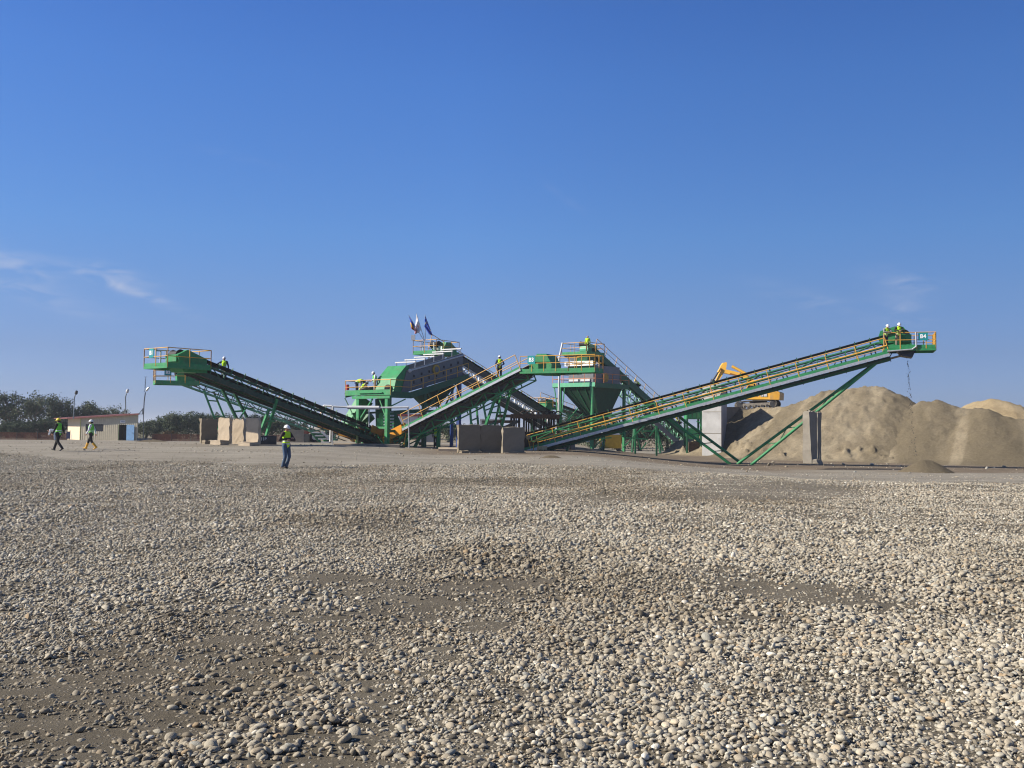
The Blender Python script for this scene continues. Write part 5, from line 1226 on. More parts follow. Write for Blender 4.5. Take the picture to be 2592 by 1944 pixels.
# concrete apron and kerbs under the left and middle conveyors
def slab(px0, px1, d0, d1, th, label, m=CONC):
    a, b = on_ground(px0, d0), on_ground(px1, d0); c_, d_ = on_ground(px1, d1), on_ground(px0, d1); z = min(a.z, b.z, c_.z, d_.z) - .2; zt_ = max(a.z, b.z, c_.z, d_.z) + th
    e = MB(); e.prism([V((p.x, p.y, z)) for p in (a, b, c_, d_)], V((0, 0, zt_ - z))); o = e.build('concrete_slab', m); return tag(o, label, 'concrete slab')
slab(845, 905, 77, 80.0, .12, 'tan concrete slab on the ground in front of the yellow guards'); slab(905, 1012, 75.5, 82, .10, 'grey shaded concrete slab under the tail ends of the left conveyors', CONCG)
slab(1110, 1162, 72, 78, .14, 'pale concrete kerb left of the middle concrete blocks')

# white water pipe frame in front of the left tower
wp = thing('water_pipe', on_ground(812, 78.4), 'white water pipe crossing in front of the left tower with a bent down end', 'pipe')
e = MB(); e.path([P(812, 1046, 78.4), P(820, 1027, 78.4), P(840, 1028, 78.4), P(838, 1066, 78.4), P(836, 1118, 78.4)], .085, 8); e.build_each('pipe_bend', WHITE, wp)
e = MB(); e.path([P(842, 1062, 77.8), P(843, 1029, 77.8), P(880, 1031, 77.8)], .07, 8); e.tube(P(880, 1031, 77.8), P(960, 1032, 77.4), .14, n=8); e.tube(P(960, 1032, 77.4), P(1034, 1031, 77.2), .07, n=8); e.build_each('pipe_run', PALE, wp)
e = MB(); e.tube(P(842, 1062, 77.8), on_ground(842, 77.8), .05); e.tube(P(1034, 1031, 77.2), on_ground(1036, 77.2), .05); e.tube(P(934, 1032, 77.8), P(934, 1080, 77.8), .05); e.build_each('pipe_stand', GALV, wp)
bp_ = thing('support_post', on_ground(1142, 83), 'slim blue steel post standing beside the middle concrete blocks', 'post')
e = MB(); e.beam(on_ground(1142, 83), P(1143, 1058, 83), .2, .2); e.build('shaft', BLUE, bp_)
e = MB(); e.box(on_ground(1142, 83) + V((0, 0, .03)), V((.25, 0, 0)), V((0, .25, 0)), V((0, 0, .04))); e.build('base_plate', DGREY, bp_)

# ------------------------------------------------------------------ flags on the flag platform
GF = 'flags on the platform railing'
def flag(foot, tip, A, B, C, D, dd, label, kind, mats):
    """pole plus a drooping cloth: A-B along the pole, C-D the free edge (picture columns at the pole's depth)"""
    root = thing('flag', foot, label, 'flag', GF); e = MB(); e.tube(foot, tip, .035, .022, 6); e.build('pole', GALV, root)
    mb = MB(); nu, nv = 16, 11; A, B, C, D = [P(x, y, dd) for x, y in (A, B, C, D)]; vs = []
    for i in range(nu):
        for j in range(nv):
            u_, v_ = i / (nu - 1), j / (nv - 1)
            p = A.lerp(B, v_).lerp(C.lerp(D, v_), u_); vs.append(p + V((.02 * math.sin(v_ * 11), .12 * math.sin(v_ * 10 + u_ * 4) * (.25 + u_), 0)))
    for i in range(nu - 1):
        for j in range(nv - 1):
            k0 = i * nv + j; mb.add([vs[k0], vs[k0 + 1], vs[k0 + nv + 1], vs[k0 + nv]], [(0, 1, 2, 3)], kind((i + .5) / (nu - 1), (j + .5) / (nv - 1)), True)
    o = mb.build('flag_cloth', mats, root)
    import bmesh
    bm = bmesh.new(); bm.from_mesh(o.data); bmesh.ops.remove_doubles(bm, verts=bm.verts, dist=.0005); bm.to_mesh(o.data); bm.free()
    so = o.modifiers.new('thickness', 'SOLIDIFY'); so.thickness = .012
    return root, vs, nv
FBLUE = mat('flag blue', (.02, .06, .38), .8); FYEL = mat('flag yellow', (.62, .36, .02), .8); FRED = mat('flag red', (.45, .02, .02), .8); FWH = mat('flag white', (.72, .70, .72), .8); FPINK = mat('flag pink', (.62, .28, .28), .8)
ft = P(1073, 862, 87.6)
flag(ft, P(1034, 797, 87.6), (1035, 799), (1051, 827), (1042, 833), (1050, 838), 87.6, 'blue, yellow and red flag drooping from the left leaning pole', lambda u_, v_: 0 if u_ < .5 else (1 if u_ < .78 else 2), [FBLUE, FYEL, FRED])
flag(ft + V((.05, .05, 0)), P(1054, 793, 87.7), (1054, 794), (1066, 836), (1050, 846), (1060, 842), 87.7, 'white flag with faint pink marks on the middle pole', lambda u_, v_: 1 if (u_ > .62 and v_ < .55) or (.35 < v_ < .6 and .25 < u_ < .5) else 0, [FWH, FPINK])
_, fv, nv = flag(ft + V((.12, .0, 0)), P(1076, 796, 87.5), (1076, 798), (1074.5, 826), (1096, 850), (1086, 846), 87.5, 'plain blue flag with small pale stars on the right pole', lambda u_, v_: 0, [FBLUE])
fo = [c_ for c_ in _.children if c_.name.startswith('flag_cloth')][0]
e = MB()
for k in range(12):
    an = 2 * math.pi * k / 12; i = int(7.5 + 4.5 * math.cos(an)); j = int(4 + 2.6 * math.sin(an)); p = V(fv[i * nv + j])
    st5 = []
    for m_ in range(10): rr = .06 if m_ % 2 == 0 else .025; st5.append(p + V((math.sin(m_ * math.pi / 5) * rr, -.02, math.cos(m_ * math.pi / 5) * rr)))
    e.prism(st5, V((0, .04, 0)))
e.build_each('star', mat('star yellow', (.7, .6, .25), .8), fo)
# ------------------------------------------------------------------ hut, lamps, fence
hd = 132.0
hut = thing('site_hut', on_ground(262, hd), 'cream profiled-metal site hut with a red mono-pitch roof and an open blue door', 'hut')
CREAM = mat('cream cladding', (.50, .45, .33), .55, var=.06, dirt=(.3, .27, .2), dirt_amt=.25)
fa_, fb_ = P(203, 1110, hd), P(348, 1113, hd - 2.0); fc_ = P(171, 1109, hd + 6); 
g0 = gz(fa_.x, fa_.y) - .1
zl, zh = P(203, 1059, hd).z, P(348, 1050, hd - 2).z
def hp(t, dy=0, z=0):
    p = fa_.lerp(fb_, t); nrm = (fb_ - fa_).cross(V((0, 0, 1))).normalized(); nrm = nrm if nrm.y < 0 else -nrm
    return V((p.x, p.y, 0)) - V((nrm.x, nrm.y, 0)) * dy + V((0, 0, z))
top = lambda t: zl + (zh - zl) * t
def panel(t0, t1, z0, z1, m=None, name='wall', dy=0.0, th=.08, par=None):
    """one length of front wall in corrugated sheet"""
    e = MB(); n = max(2, int((t1 - t0) * 60)); 
    for k in range(n):
        a, b = t0 + (t1 - t0) * k / n, t0 + (t1 - t0) * (k + 1) / n; d_ = dy - (.03 if k % 2 else 0)
        za, zb = (z1(a), z1(b)) if callable(z1) else (z1, z1)
        e.prism([hp(a, d_, z0), hp(b, d_, z0), hp(b, d_, zb), hp(a, d_, za)], hp(a, d_ + th) - hp(a, d_))
    return e.build(name, m or CREAM, par or hut)
wz0, wz1 = P(260, 1092, hd).z, P(260, 1074, hd).z
t_of = lambda px: max(0, min(1, (px - 203) / (348 - 203)))
tw0, tw1, td0, td1 = t_of(217), t_of(261), t_of(301), t_of(321); dz1 = P(310, 1075, hd - 1.5).z
panel(0, tw0, g0, top); panel(tw0, tw1, g0, wz0); panel(tw0, tw1, wz1, top); panel(tw1, td0, g0, top); panel(td0, td1, dz1, top); panel(td1, 1, g0, top)
e = MB()
dd = V((fc_.x - fa_.x, fc_.y - fa_.y, 0))
e.prism([hp(0, 0, g0), hp(0, 0, g0) + dd, V((hp(0).x + dd.x, hp(0).y + dd.y, zl - .05)), hp(0, 0, zl)], V((.05, .02, 0))); e.build('end_wall', mat('sunlit-tone end cladding', (.62, .53, .38), .6, var=.05), hut)  # paler than the front cladding: sunlight on the end is in the colour
e = MB(); e.prism([hp(1, 0, g0), hp(1, 0, g0) + dd, hp(1, 0, zh) + dd, hp(1, 0, zh)], V((-.05, 0, 0))); e.prism([hp(0, 0, g0) + dd, hp(1, 0, g0) + dd, hp(1, 0, zh) + dd, hp(0, 0, zl) + dd], V((0, -.05, 0))); e.build('rear_wall', CREAM, hut)
e = MB(); e.box(hp(0, -.03, (g0 + zl) / 2), V((.05, 0, 0)), V((0, .05, 0)), V((0, 0, (zl - g0) / 2))); e.build('corner_trim', mat('yellow trim', (.55, .52, .22), .5), hut)
e = MB(); A = hp(-.20, -.45, top(-.2) + .06); B = hp(1.06, -.45, top(1.06) + .06); e.prism([A, B, B + dd * 1.12, A + dd * 1.12], V((0, 0, .09))); e.build('roof', mat('dull red roof', (.19, .055, .045), .55, dirt=DUST), hut)
e = MB(); e.beam(hp(-.2, -.48, top(-.2) + .08), hp(1.06, -.48, top(1.06) + .08), .05, .2); e.build('fascia', mat('red brown fascia', (.16, .05, .045), .5), hut)
e = MB(); e.prism([hp(tw0, .04, wz0), hp(tw1, .04, wz0), hp(tw1, .04, wz1), hp(tw0, .04, wz1)], V((0, .03, 0))); win = e.build('window', mat('dark window glass', (.02, .022, .028), .12), hut)
e = MB()
for a, b in (((tw0, wz0), (tw1, wz0)), ((tw1, wz0), (tw1, wz1)), ((tw1, wz1), (tw0, wz1)), ((tw0, wz1), (tw0, wz0)), (((tw0 + tw1) / 2, wz0), ((tw0 + tw1) / 2, wz1))): e.beam(hp(a[0], .01, a[1]), hp(b[0], .01, b[1]), .05, .05)
e.build_each('window_frame', mat('brown frame', (.07, .05, .04), .5), win)
e = MB(); e.prism([hp(td1 - .002, -.06, g0 + .12), hp(t_of(342), -.22, g0 + .12), hp(t_of(342), -.22, dz1), hp(td1 - .002, -.06, dz1)], V((0, -.04, 0))); dr = e.build('door', BLUED, hut)
e = MB(); e.box(hp(t_of(339), -.30, g0 + 1.1), V((.05, 0, 0)), V((0, .03, 0)), V((0, 0, .03))); e.build('door_handle', DGREY, dr)
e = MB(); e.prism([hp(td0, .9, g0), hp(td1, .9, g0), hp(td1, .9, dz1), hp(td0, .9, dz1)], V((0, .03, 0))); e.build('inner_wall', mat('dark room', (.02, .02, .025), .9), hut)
e = MB(); e.beam(hp(td0 - .004, -.02, g0), hp(td0 - .004, -.02, dz1), .07, .07); e.build('door_frame', mat('green frame', (.08, .16, .04), .5), hut)
sg_c = hp(t_of(311), -.08, P(311, 1067, hd - 1.5).z)
e = MB(); e.box(sg_c, V((.33, 0, 0)), V((0, .015, 0)), V((0, 0, .15))); sg_ = e.build('sign_plate', WHITE, hut)
e = MB()
for k, w in enumerate((.035, .02, .035, .03, .02, .035, .03)): e.box(sg_c + V((-.21 + k * .07, -.022, .015)), V((w * .7, 0, 0)), V((0, .004, 0)), V((0, 0, .045)))
e.build_each('sign_lettering', mat('blue print', (.05, .08, .22), .6), sg_)
GLp = 'yard lamps at the hut roof'
def lamp(px, base_py, d, pts, head, label, brace=None, mast=None, m=None):
    """lamp pole through the given picture points; the head is an ellipsoid lantern on the bent tip"""
    b = P(px, base_py, d); root = thing('yard_lamp', b, label, 'lamp', GLp); m = m or mat('lamp pole grey', (.16, .19, .20), .5)
    e = MB(); e.path([tuple(P(x, y, d)) for x, y in pts], .07, 8); e.build('pole', m, root)
    c, q, mm, rr = head; p0, p1 = P(*c, d), P(*q, d); e = MB(); t = (p1 - p0)
    e.tube(p0 - t * .5, p0, .08, rr, 10); e.tube(p0, p1, rr, rr * .85, 10); e.tube(p1, p1 + t * .25, rr * .85, rr * .3, 10); e.build('lamp_head', mm, root)
    if brace:
        e = MB()
        for a, c_ in brace: e.beam(P(*a, d), P(*c_, d), .07, .07)
        e.build_each('brace', m, root)
    if mast:
        e = MB(); e.tube(P(*mast[0], d), P(*mast[1], d), .05, .03, 6); e.tube(P(mast[1][0] - 4, mast[1][1], d), P(mast[1][0] + 4, mast[1][1], d), .02); e.build('antenna', m, root)
        e = MB()
        for k in range(6): t_ = k / 6; a = P(*mast[0], d).lerp(P(*mast[1], d), .3 + .6 * t_); e.beam(a - V((.12, 0, 0)), a + V((.1, 0, .12)), .02, .02)
        e.build_each('antenna_lattice', m, root)
    return root
lamp(186, 1060, 128, [(186, 1060), (188, 1008), (190.5, 1000)], ((192.6, 996), (194.2, 990), DGREY, .20), 'leftmost yard lamp with a dark head, over the low end of the hut roof')
lamp(318.5, 1047, 131, [(318.5, 1047), (317.5, 1006), (320, 996)], ((322, 992), (324, 986), PALE, .19), 'middle yard lamp with a bright head on the hut roof', brace=[((311, 1046), (318, 1034))])
lamp(363, 1114, 129, [(363.2, 1049), (365, 1015), (368, 993)], ((372, 987), (377, 981), GALV, .13), 'rightmost yard lamp with a tall antenna mast bolted beside the hut roof', brace=[((352, 1047), (364, 1033)), ((350, 1047.5), (364, 1048.5)), ((361, 1048), (361, 1034)), ((363.3, 1049), (363, 1114))], mast=((366.5, 992), (369, 954)), m=mat('dark lamp pole', (.05, .06, .075), .5))
tro = thing('water_trough', on_ground(366, 130), 'low blue trough on the ground right of the hut', 'trough'); b = on_ground(366, 130)
e = MB(); e.bx((b.x - .85, b.y - .3, b.z), (b.x + .85, b.y + .3, b.z + .28)); e.build('body', mat('dark blue paint', (.035, .06, .10), .5), tro)
e = MB(); e.bx((b.x - .9, b.y - .35, b.z + .285), (b.x + .9, b.y - .28, b.z + .33)); e.bx((b.x - .9, b.y + .28, b.z + .285), (b.x + .9, b.y + .35, b.z + .33)); e.build_each('rim', DGREY, tro)
chr_ = thing('garden_chair', on_ground(174, 122), 'dark blue chair back with a white post leaning on the pale hut end wall', 'chair'); b = on_ground(173, 122)
e = MB(); e.box(b + V((0, 0, .72)), V((.22, 0, 0)), V((0, .03, 0)), V((0, 0, .45))); e.build('backrest', mat('navy cloth', (.03, .04, .10), .8), chr_)
e = MB()
for dx in (-.2, .2): e.beam(b + V((dx, 0, 0)), b + V((dx, .03, 1.3)), .05, .05)
e.build('leg', DGREY, chr_)
e = MB(); e.beam(b + V((.36, -.05, 0)), b + V((.42, .0, .95)), .08, .04); e.build('white_slat', WHITE, chr_)
NET = mat('dull red netting', (.15, .055, .032), .9, var=.35, scale=5)
def fence(px0, px1, d, h, label):
    a, b = on_ground(px0, d), on_ground(px1, d); root = thing('mesh_fence', a, label, 'fence', 'red mesh fences along the scrub'); n = max(3, int((b - a).length / .11)); e = MB()
    L = (b - a).length
    for k in range(n + 1): p = a.lerp(b, k / n); p.z = gz(p.x, p.y); e.beam(p, p + V((rng.normal(0, .01), 0, h + rng.normal(0, .04))), .055, .012, (0, 1, 0))
    for k in range(9): e.beam(a + V((0, 0, .06 + (h - .1) * k / 8)), b + V((0, 0, .06 + (h - .1) * k / 8)), .012, .06)
    e.build('netting', NET, root)
    for k in range(int(L / 2.5) + 1): p = a.lerp(b, k * 2.5 / L); e = MB(); e.tube((p.x, p.y - .03, gz(p.x, p.y)), (p.x, p.y - .03, p.z + h + .12), .03); e.build('post', DGREY, root)
fence(-60, 168, 122, 1.0, 'long dull red mesh fence along the scrub at the left edge')
fence(385, 505, 128, .9, 'dull red mesh fence below the bushes between hut and concrete blocks')
fence(660, 800, 125, .95, 'dull red mesh fence behind the man in front')
fb2 = thing('warehouse', on_ground(1065, 165), 'long low white building with a red roof edge seen behind the left tower', 'building'); b = on_ground(1065, 165)
zt = P(1065, 1054, 165).z; xa, xb = P(1010, 1080, 165).x, P(1092, 1080, 165).x
e = MB(); e.bx((xa, b.y, b.z - .3), (xb, b.y + 8, zt)); wl_ = e.build('wall', mat('pale wall', (.50, .51, .53), .7), fb2)
e = MB(); e.bx((xa - .3, b.y - .35, zt + .002), (xb + .3, b.y + 8.3, zt + .36)); e.build('roof', mat('crimson roof', (.22, .02, .025), .5), fb2)
e = MB(); e.bx((xa + 2.2, b.y - .03, b.z), (xa + 3.2, b.y - .003, b.z + 2.2)); e.build('door', mat('brown door', (.09, .05, .03), .6), fb2)
e = MB(); e.bx((xa + .6, b.y - .03, b.z + 1), (xa + 1.6, b.y - .003, b.z + 2)); e.build('window', mat('dark window glass', (.02, .022, .028), .12), fb2)
cab = thing('site_cabin', on_ground(1240, 98), 'small pale metal cabin with an open front behind the middle concrete blocks', 'cabin'); b = on_ground(1240, 98); zt = P(1240, 1063, 98).z
e = MB(); e.bx((b.x - 1.0, b.y, zt - .02), (b.x + .95, b.y + 1.6, zt + .10)); e.bx((b.x - 1.0, b.y, zt - .55), (b.x + .95, b.y + .06, zt - .40)); e.build('roof', PALE, cab)
for dx in (-.95, .85):
    e = MB(); e.bx((b.x + dx - .06, b.y + .07, b.z), (b.x + dx + .06, b.y + .19, zt - .03)); e.build('post', PALE, cab)
e = MB(); e.bx((b.x - .9, b.y + 1.4, b.z), (b.x + .8, b.y + 1.5, zt - .03)); e.build('back_wall', GREY, cab)

# ------------------------------------------------------------------ excavator on the sand heap
xd = 103.5; XY = mat('machine yellow', (.72, .39, .045), .45, var=.08, dirt=DUST, dirt_amt=.25)
ex = thing('excavator', P(1910, 1034, xd), 'yellow crawler excavator standing on the brown sand heap with its boom bent over', 'excavator')
XT = math.tan(R(24))
def xp(x, y, dd=0):
    """point on the machine's side plane, which is turned so that the rear end stands nearer; dd goes across the machine"""
    p = P(x, y, xd - (x - 1910) / 24.3 * XT); return p + V((math.sin(R(24)), math.cos(R(24)), 0)) * dd
TRK = mat('track steel', (.07, .062, .052), .8, var=.3, dirt=DUST, dirt_amt=.5)
for k, dy in enumerate((0, 2.3)):
    e = MB(); a, b = xp(1871, 1026, dy), xp(1955, 1022, dy); n = 34; pts = []
    r_ = .40; t = (b - a); u_ = t.normalized(); w_ = V((0, 0, 1))
    for i in range(9): an = math.pi / 2 + math.pi * i / 8; pts.append(a + u_ * (r_ * math.cos(an)) + w_ * (r_ * math.sin(an)))
    for i in range(9): an = -math.pi / 2 + math.pi * i / 8; pts.append(b + u_ * (r_ * math.cos(an)) + w_ * (r_ * math.sin(an)))
    full = []
    for i in range(len(pts)):
        p0, p1 = pts[i], pts[(i + 1) % len(pts)]; m_ = max(1, int((p1 - p0).length / .2))
        for j in range(m_): full.append((p0.lerp(p1, (j + .5) / m_), (p1 - p0).normalized(), (p1 - p0).length / m_))
    for (c_, dr, ln) in full:
        nn = dr.cross(V((0, 1, 0))); e.box(c_, dr * ln * .48, V((0, .28, 0)), nn * .045)
    trk = e.build('track', TRK, ex)
    for i, f in enumerate((0, .17, .33, .5, .67, .83, 1)):
        c_ = a.lerp(b, f); rr = .33 if f in (0, 1) else .15; zz = 0 if f in (0, 1) else -.18
        e = MB(); e.tube(c_ + V((0, -.2, zz)), c_ + V((0, .2, zz)), rr, n=14); e.build('wheel', mat('dusty steel', (.20, .18, .15), .8, var=.2), trk)
    e = MB(); e.box(a.lerp(b, .5) + V((0, 0, .02)), u_ * 1.35, V((0, .15, 0)), V((0, 0, .14))); e.build('track_frame', mat('dusty steel', (.20, .18, .15), .8, var=.2), trk)
e = MB(); e.tube(xp(1918, 1018, 1.2), xp(1918, 1011, 1.2), .75, n=18); e.box(xp(1918, 1022, 1.2), V((.9, 0, 0)), V((0, .9, 0)), V((0, 0, .2))); e.build('turntable', TRK, ex)
# upper structure turned so that its rear points to the right and towards the viewer
def xb(pts, y0, y1, m, name, par=None):
    e = MB(); e.prism([xp(x, y, y0) for x, y in pts], xp(*pts[0], y1) - xp(*pts[0], y0)); return e.build(name, m, par or ex)
body = xb([(1882, 1011), (1950, 1011), (1950, 992), (1921, 994), (1921, 1004), (1884, 1007)], -.2, 2.4, XY, 'engine_housing')
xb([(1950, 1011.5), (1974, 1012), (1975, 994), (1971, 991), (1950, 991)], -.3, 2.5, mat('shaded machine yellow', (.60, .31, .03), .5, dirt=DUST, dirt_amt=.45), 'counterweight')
e = MB()
for x0, x1 in ((1926, 1932), (1934, 1942)): e.prism([xp(x0, 1004, -.22), xp(x1, 1004, -.22), xp(x1, 996, -.22), xp(x0, 996, -.22)], V((0, -.03, 0)))
e.build_each('vent', PALE, body)
e = MB(); e.tube(xp(1958, 991, .6), xp(1958, 986, .6), .1); e.tube(xp(1966, 991, .6), xp(1966, 988, .6), .08); e.build_each('exhaust', DGREY, body)
cabx = xb([(1886, 1006), (1914, 1006), (1914, 972), (1895, 971), (1888, 984)], -.15, 1.0, XY, 'cab')
for pts in ([(1889, 998), (1900, 998), (1900, 976), (1896, 975), (1890, 985)], [(1902, 998), (1911, 998), (1911, 976), (1902, 976)]):
    e = MB(); e.prism([xp(x, y, -.16) for x, y in pts], V((0, -.03, 0))); e.build('cab_window', mat('dark window glass', (.02, .022, .028), .12), cabx)
def arm(pts, w, m, name, dep=.9):
    e = MB(); n = len(pts) // 2
    e.prism([xp(x, y, .9) for x, y in pts], V((0, .65, 0))); return e.build(name, m, ex)
bm_ = arm([(1912, 1000), (1922, 994), (1904, 960), (1885, 946), (1834, 934), (1828, 938), (1829, 943), (1862, 950), (1888, 962)], .6, XY, 'boom')
e = MB()
e.prism([xp(x, y, .87) for x, y in ((1844, 943), (1862, 948), (1861, 951), (1843, 946))], V((0, -.02, 0))); e.build('lettering', mat('brown print', (.22, .09, .03), .6), bm_)
am_ = arm([(1833, 915), (1836, 917), (1833, 934), (1828, 942), (1812, 968), (1806, 970), (1806, 966), (1820, 937), (1819, 928), (1826, 917)], .5, XY, 'dipper_arm')
e = MB(); e.tube(xp(1818, 935, .8), xp(1800, 962, .8), .09, n=8, mi=0); e.tube(xp(1820, 930, .8), xp(1814, 941, .8), .13, n=8, mi=1); e.tube(xp(1849, 926, .8), xp(1884, 945, .8), .15, n=8, mi=1); e.build_each('hydraulic_ram', [DGREY, XY], ex)
e = MB(); e.prism([xp(x, y, .8) for x, y in ((1812, 966), (1800, 958), (1796, 968), (1797, 984), (1806, 994), (1818, 990), (1822, 976))], V((0, .9, 0))); e.build('bucket', DGREY, ex)
e = MB(); e.beam(xp(1800, 961, .95), xp(1810, 969, .95), .12, .12); e.build('bucket_link', RUST, ex)

# ------------------------------------------------------------------ loader bucket, white car, motorised bits behind the conveyors
ld = 107.0; lo_ = thing('wheel_loader', on_ground(790, ld), 'wheel loader with a grey bucket and dark red arms behind the lower left girder', 'loader')
lp = lambda x, y, dd=0: P(x, y, ld + dd)
e = MB(); e.prism([lp(759, 1121, -.6), lp(783, 1121, -.6), lp(783, 1100, -.6), lp(770, 1098, -.6), lp(765, 1108, -.6)], V((0, 2.2, 0))); e.build('bucket', mat('worn bucket steel', (.085, .088, .085), .5, .2, var=.2), lo_)
for dy in (0, 1.2):
    e = MB(); e.prism([lp(768, 1101, dy), lp(775, 1102, dy), lp(790, 1090, dy), lp(788, 1084, dy), lp(776, 1086, dy), lp(769, 1090, dy)], V((0, .25, 0))); e.build('lift_arm', mat('dark red paint', (.20, .035, .02), .55, dirt=DUST, dirt_amt=.5), lo_)
e = MB(); e.bx((lp(786, 1100).x, lp(786, 1100).y, gz(lo_.location.x, lo_.location.y) + .5), (lp(842, 1100).x, lp(786, 1100).y + 1.9, lp(786, 1094).z)); e.build('body', mat('dark red paint', (.20, .035, .02), .55), lo_)
for px in (797, 830):
    for dy in (-.2, 1.8):
        c_ = on_ground(px, ld + dy, .62); e = MB(); e.tube(c_, c_ + V((0, .45, 0)), .62, n=18); w = e.build('wheel', RUBBER, lo_); e = MB(); e.tube(c_ - V((0, .02, 0)), c_ + V((0, .03, 0)), .3, n=14); e.build('rim', PALE, w)
car_d = 88.0; car = thing('parked_car', on_ground(1082, car_d), 'pale grey parked car seen under the middle conveyor', 'car'); b = on_ground(1082, car_d)
CARP = mat('silver car paint', (.50, .52, .56), .3, .2)
e = MB(); e.prism([b + V((-.82, -.2, .32)), b + V((.82, -.2, .32)), b + V((.84, -.2, .85)), b + V((.62, -.2, 1.02)), b + V((-.62, -.2, 1.02)), b + V((-.84, -.2, .85))], V((0, 4.0, 0))); e.build('body', CARP, car)
e = MB(); e.prism([b + V((-.62, .3, 1.02)), b + V((.62, .3, 1.02)), b + V((.5, .5, 1.42)), b + V((-.5, .5, 1.42))], V((0, 2.4, 0))); e.build('cabin', mat('dark window glass', (.02, .022, .028), .12), car)
for dx in (-.7, .7):
    for dy in (.5, 3.0):
        c_ = b + V((dx, dy, .3)); e = MB(); e.tube(c_ - V((.1, 0, 0)), c_ + V((.1, 0, 0)), .3, n=14); e.build('wheel', RUBBER, car)
    e = MB(); e.box(b + V((dx * .95, -.21, .8)), V((.1, 0, 0)), V((0, .02, 0)), V((0, 0, .06))); e.build_each('tail_light', RED, car)

# ------------------------------------------------------------------ people
SKIN = mat('skin', (.38, .20, .13), .6, var=.06)
def cloth(name, c): return mat(name, c, .9, var=.12, scale=6)
LIME = cloth('lime vest', (.50, .82, .03)); LIMEG = cloth('green lime vest', (.16, .62, .05)); NAVY = cloth('navy cloth', (.03, .04, .10)); BLK = cloth('black cloth', (.015, .015, .017)); BRN = cloth('dark brown cloth', (.060, .042, .038))
DENIM = cloth('denim', (.055, .095, .16)); KHAKI = cloth('khaki cloth', (.23, .19, .15)); WSH = cloth('white shirt', (.68, .70, .74)); GRYC = cloth('grey cloth', (.20, .22, .22)); BOOTY = mat('yellow rubber boot', (.70, .36, .02), .4); SHOE = mat('shoe leather', (.02, .018, .016), .6)
STRIPE = mat('reflective tape', (.60, .63, .62), .4); HELW = mat('white helmet', (.80, .80, .80), .3, var=.02); HELY = mat('yellow helmet', (.70, .56, .03), .3, var=.03); HELB = mat('blue helmet', (.02, .05, .16), .3); HELG = mat('grey helmet', (.25, .25, .25), .3); HAIR = mat('dark hair', (.02, .015, .012), .8); EYE = mat('eye', (.03, .02, .02), .3)
JOBS = []
def capsule(mb, p, q, r0, r1, n=12):
    """closed tapered capsule"""
    p, q = V(p), V(q); t = q - p; L = max(t.length, 1e-4); t = t / L; a = t.cross(V((0, 0, 1)))
    if a.length < .02: a = t.cross(V((1, 0, 0)))
    a.normalize(); b = t.cross(a).normalized(); rings = []
    for k in range(4): an = -math.pi / 2 + math.pi / 2 * (k + .35) / 4.35; rings.append((p + t * (r0 * math.sin(an)), r0 * math.cos(an)))
    for k in range(4): an = math.pi / 2 * (k) / 4.35; rings.append((q + t * (r1 * math.sin(an)), r1 * math.cos(an)))
    vs = [c + a * (math.cos(2 * math.pi * i / n) * r) + b * (math.sin(2 * math.pi * i / n) * r) for c, r in rings for i in range(n)]; m_ = len(rings)
    fs = [(k * n + i, k * n + (i + 1) % n, (k + 1) * n + (i + 1) % n, (k + 1) * n + i) for k in range(m_ - 1) for i in range(n)]
    fs += [tuple(range(n - 1, -1, -1)), tuple(range((m_ - 1) * n, m_ * n))]
    mb.add(vs, fs)
def job(mb, name, mats, parent, voxel, classify=None):
    me = bpy.data.meshes.new('tmp'); me.from_pydata(mb.v, [], mb.f); me.update()
    o = bpy.data.objects.new('tmp', me); scene.collection.objects.link(o)
    md_ = o.modifiers.new('r', 'REMESH'); md_.mode = 'VOXEL'; md_.voxel_size = voxel
    sm = o.modifiers.new('s', 'SMOOTH'); sm.iterations = 4; sm.factor = .5
    JOBS.append((o, name, mats, parent, classify))
BASE = dict(hipL=(-.095, 0, .92), hipR=(.095, 0, .92), kneeL=(-.105, .015, .50), kneeR=(.105, .015, .50), ankL=(-.11, -.01, .09), ankR=(.11, -.01, .09), footL=0.0, footR=0.0,
            pelvis=(0, 0, .97), waist=(0, 0, 1.10), chest=(0, .01, 1.32), neck=(0, 0, 1.49), head=(0, .025, 1.635), shL=(-.19, 0, 1.425), shR=(.19, 0, 1.425),
            elL=(-.245, -.03, 1.15), elR=(.245, -.03, 1.15), wrL=(-.25, .05, .91), wrR=(.25, .05, .91), look=(0, 1, 0))
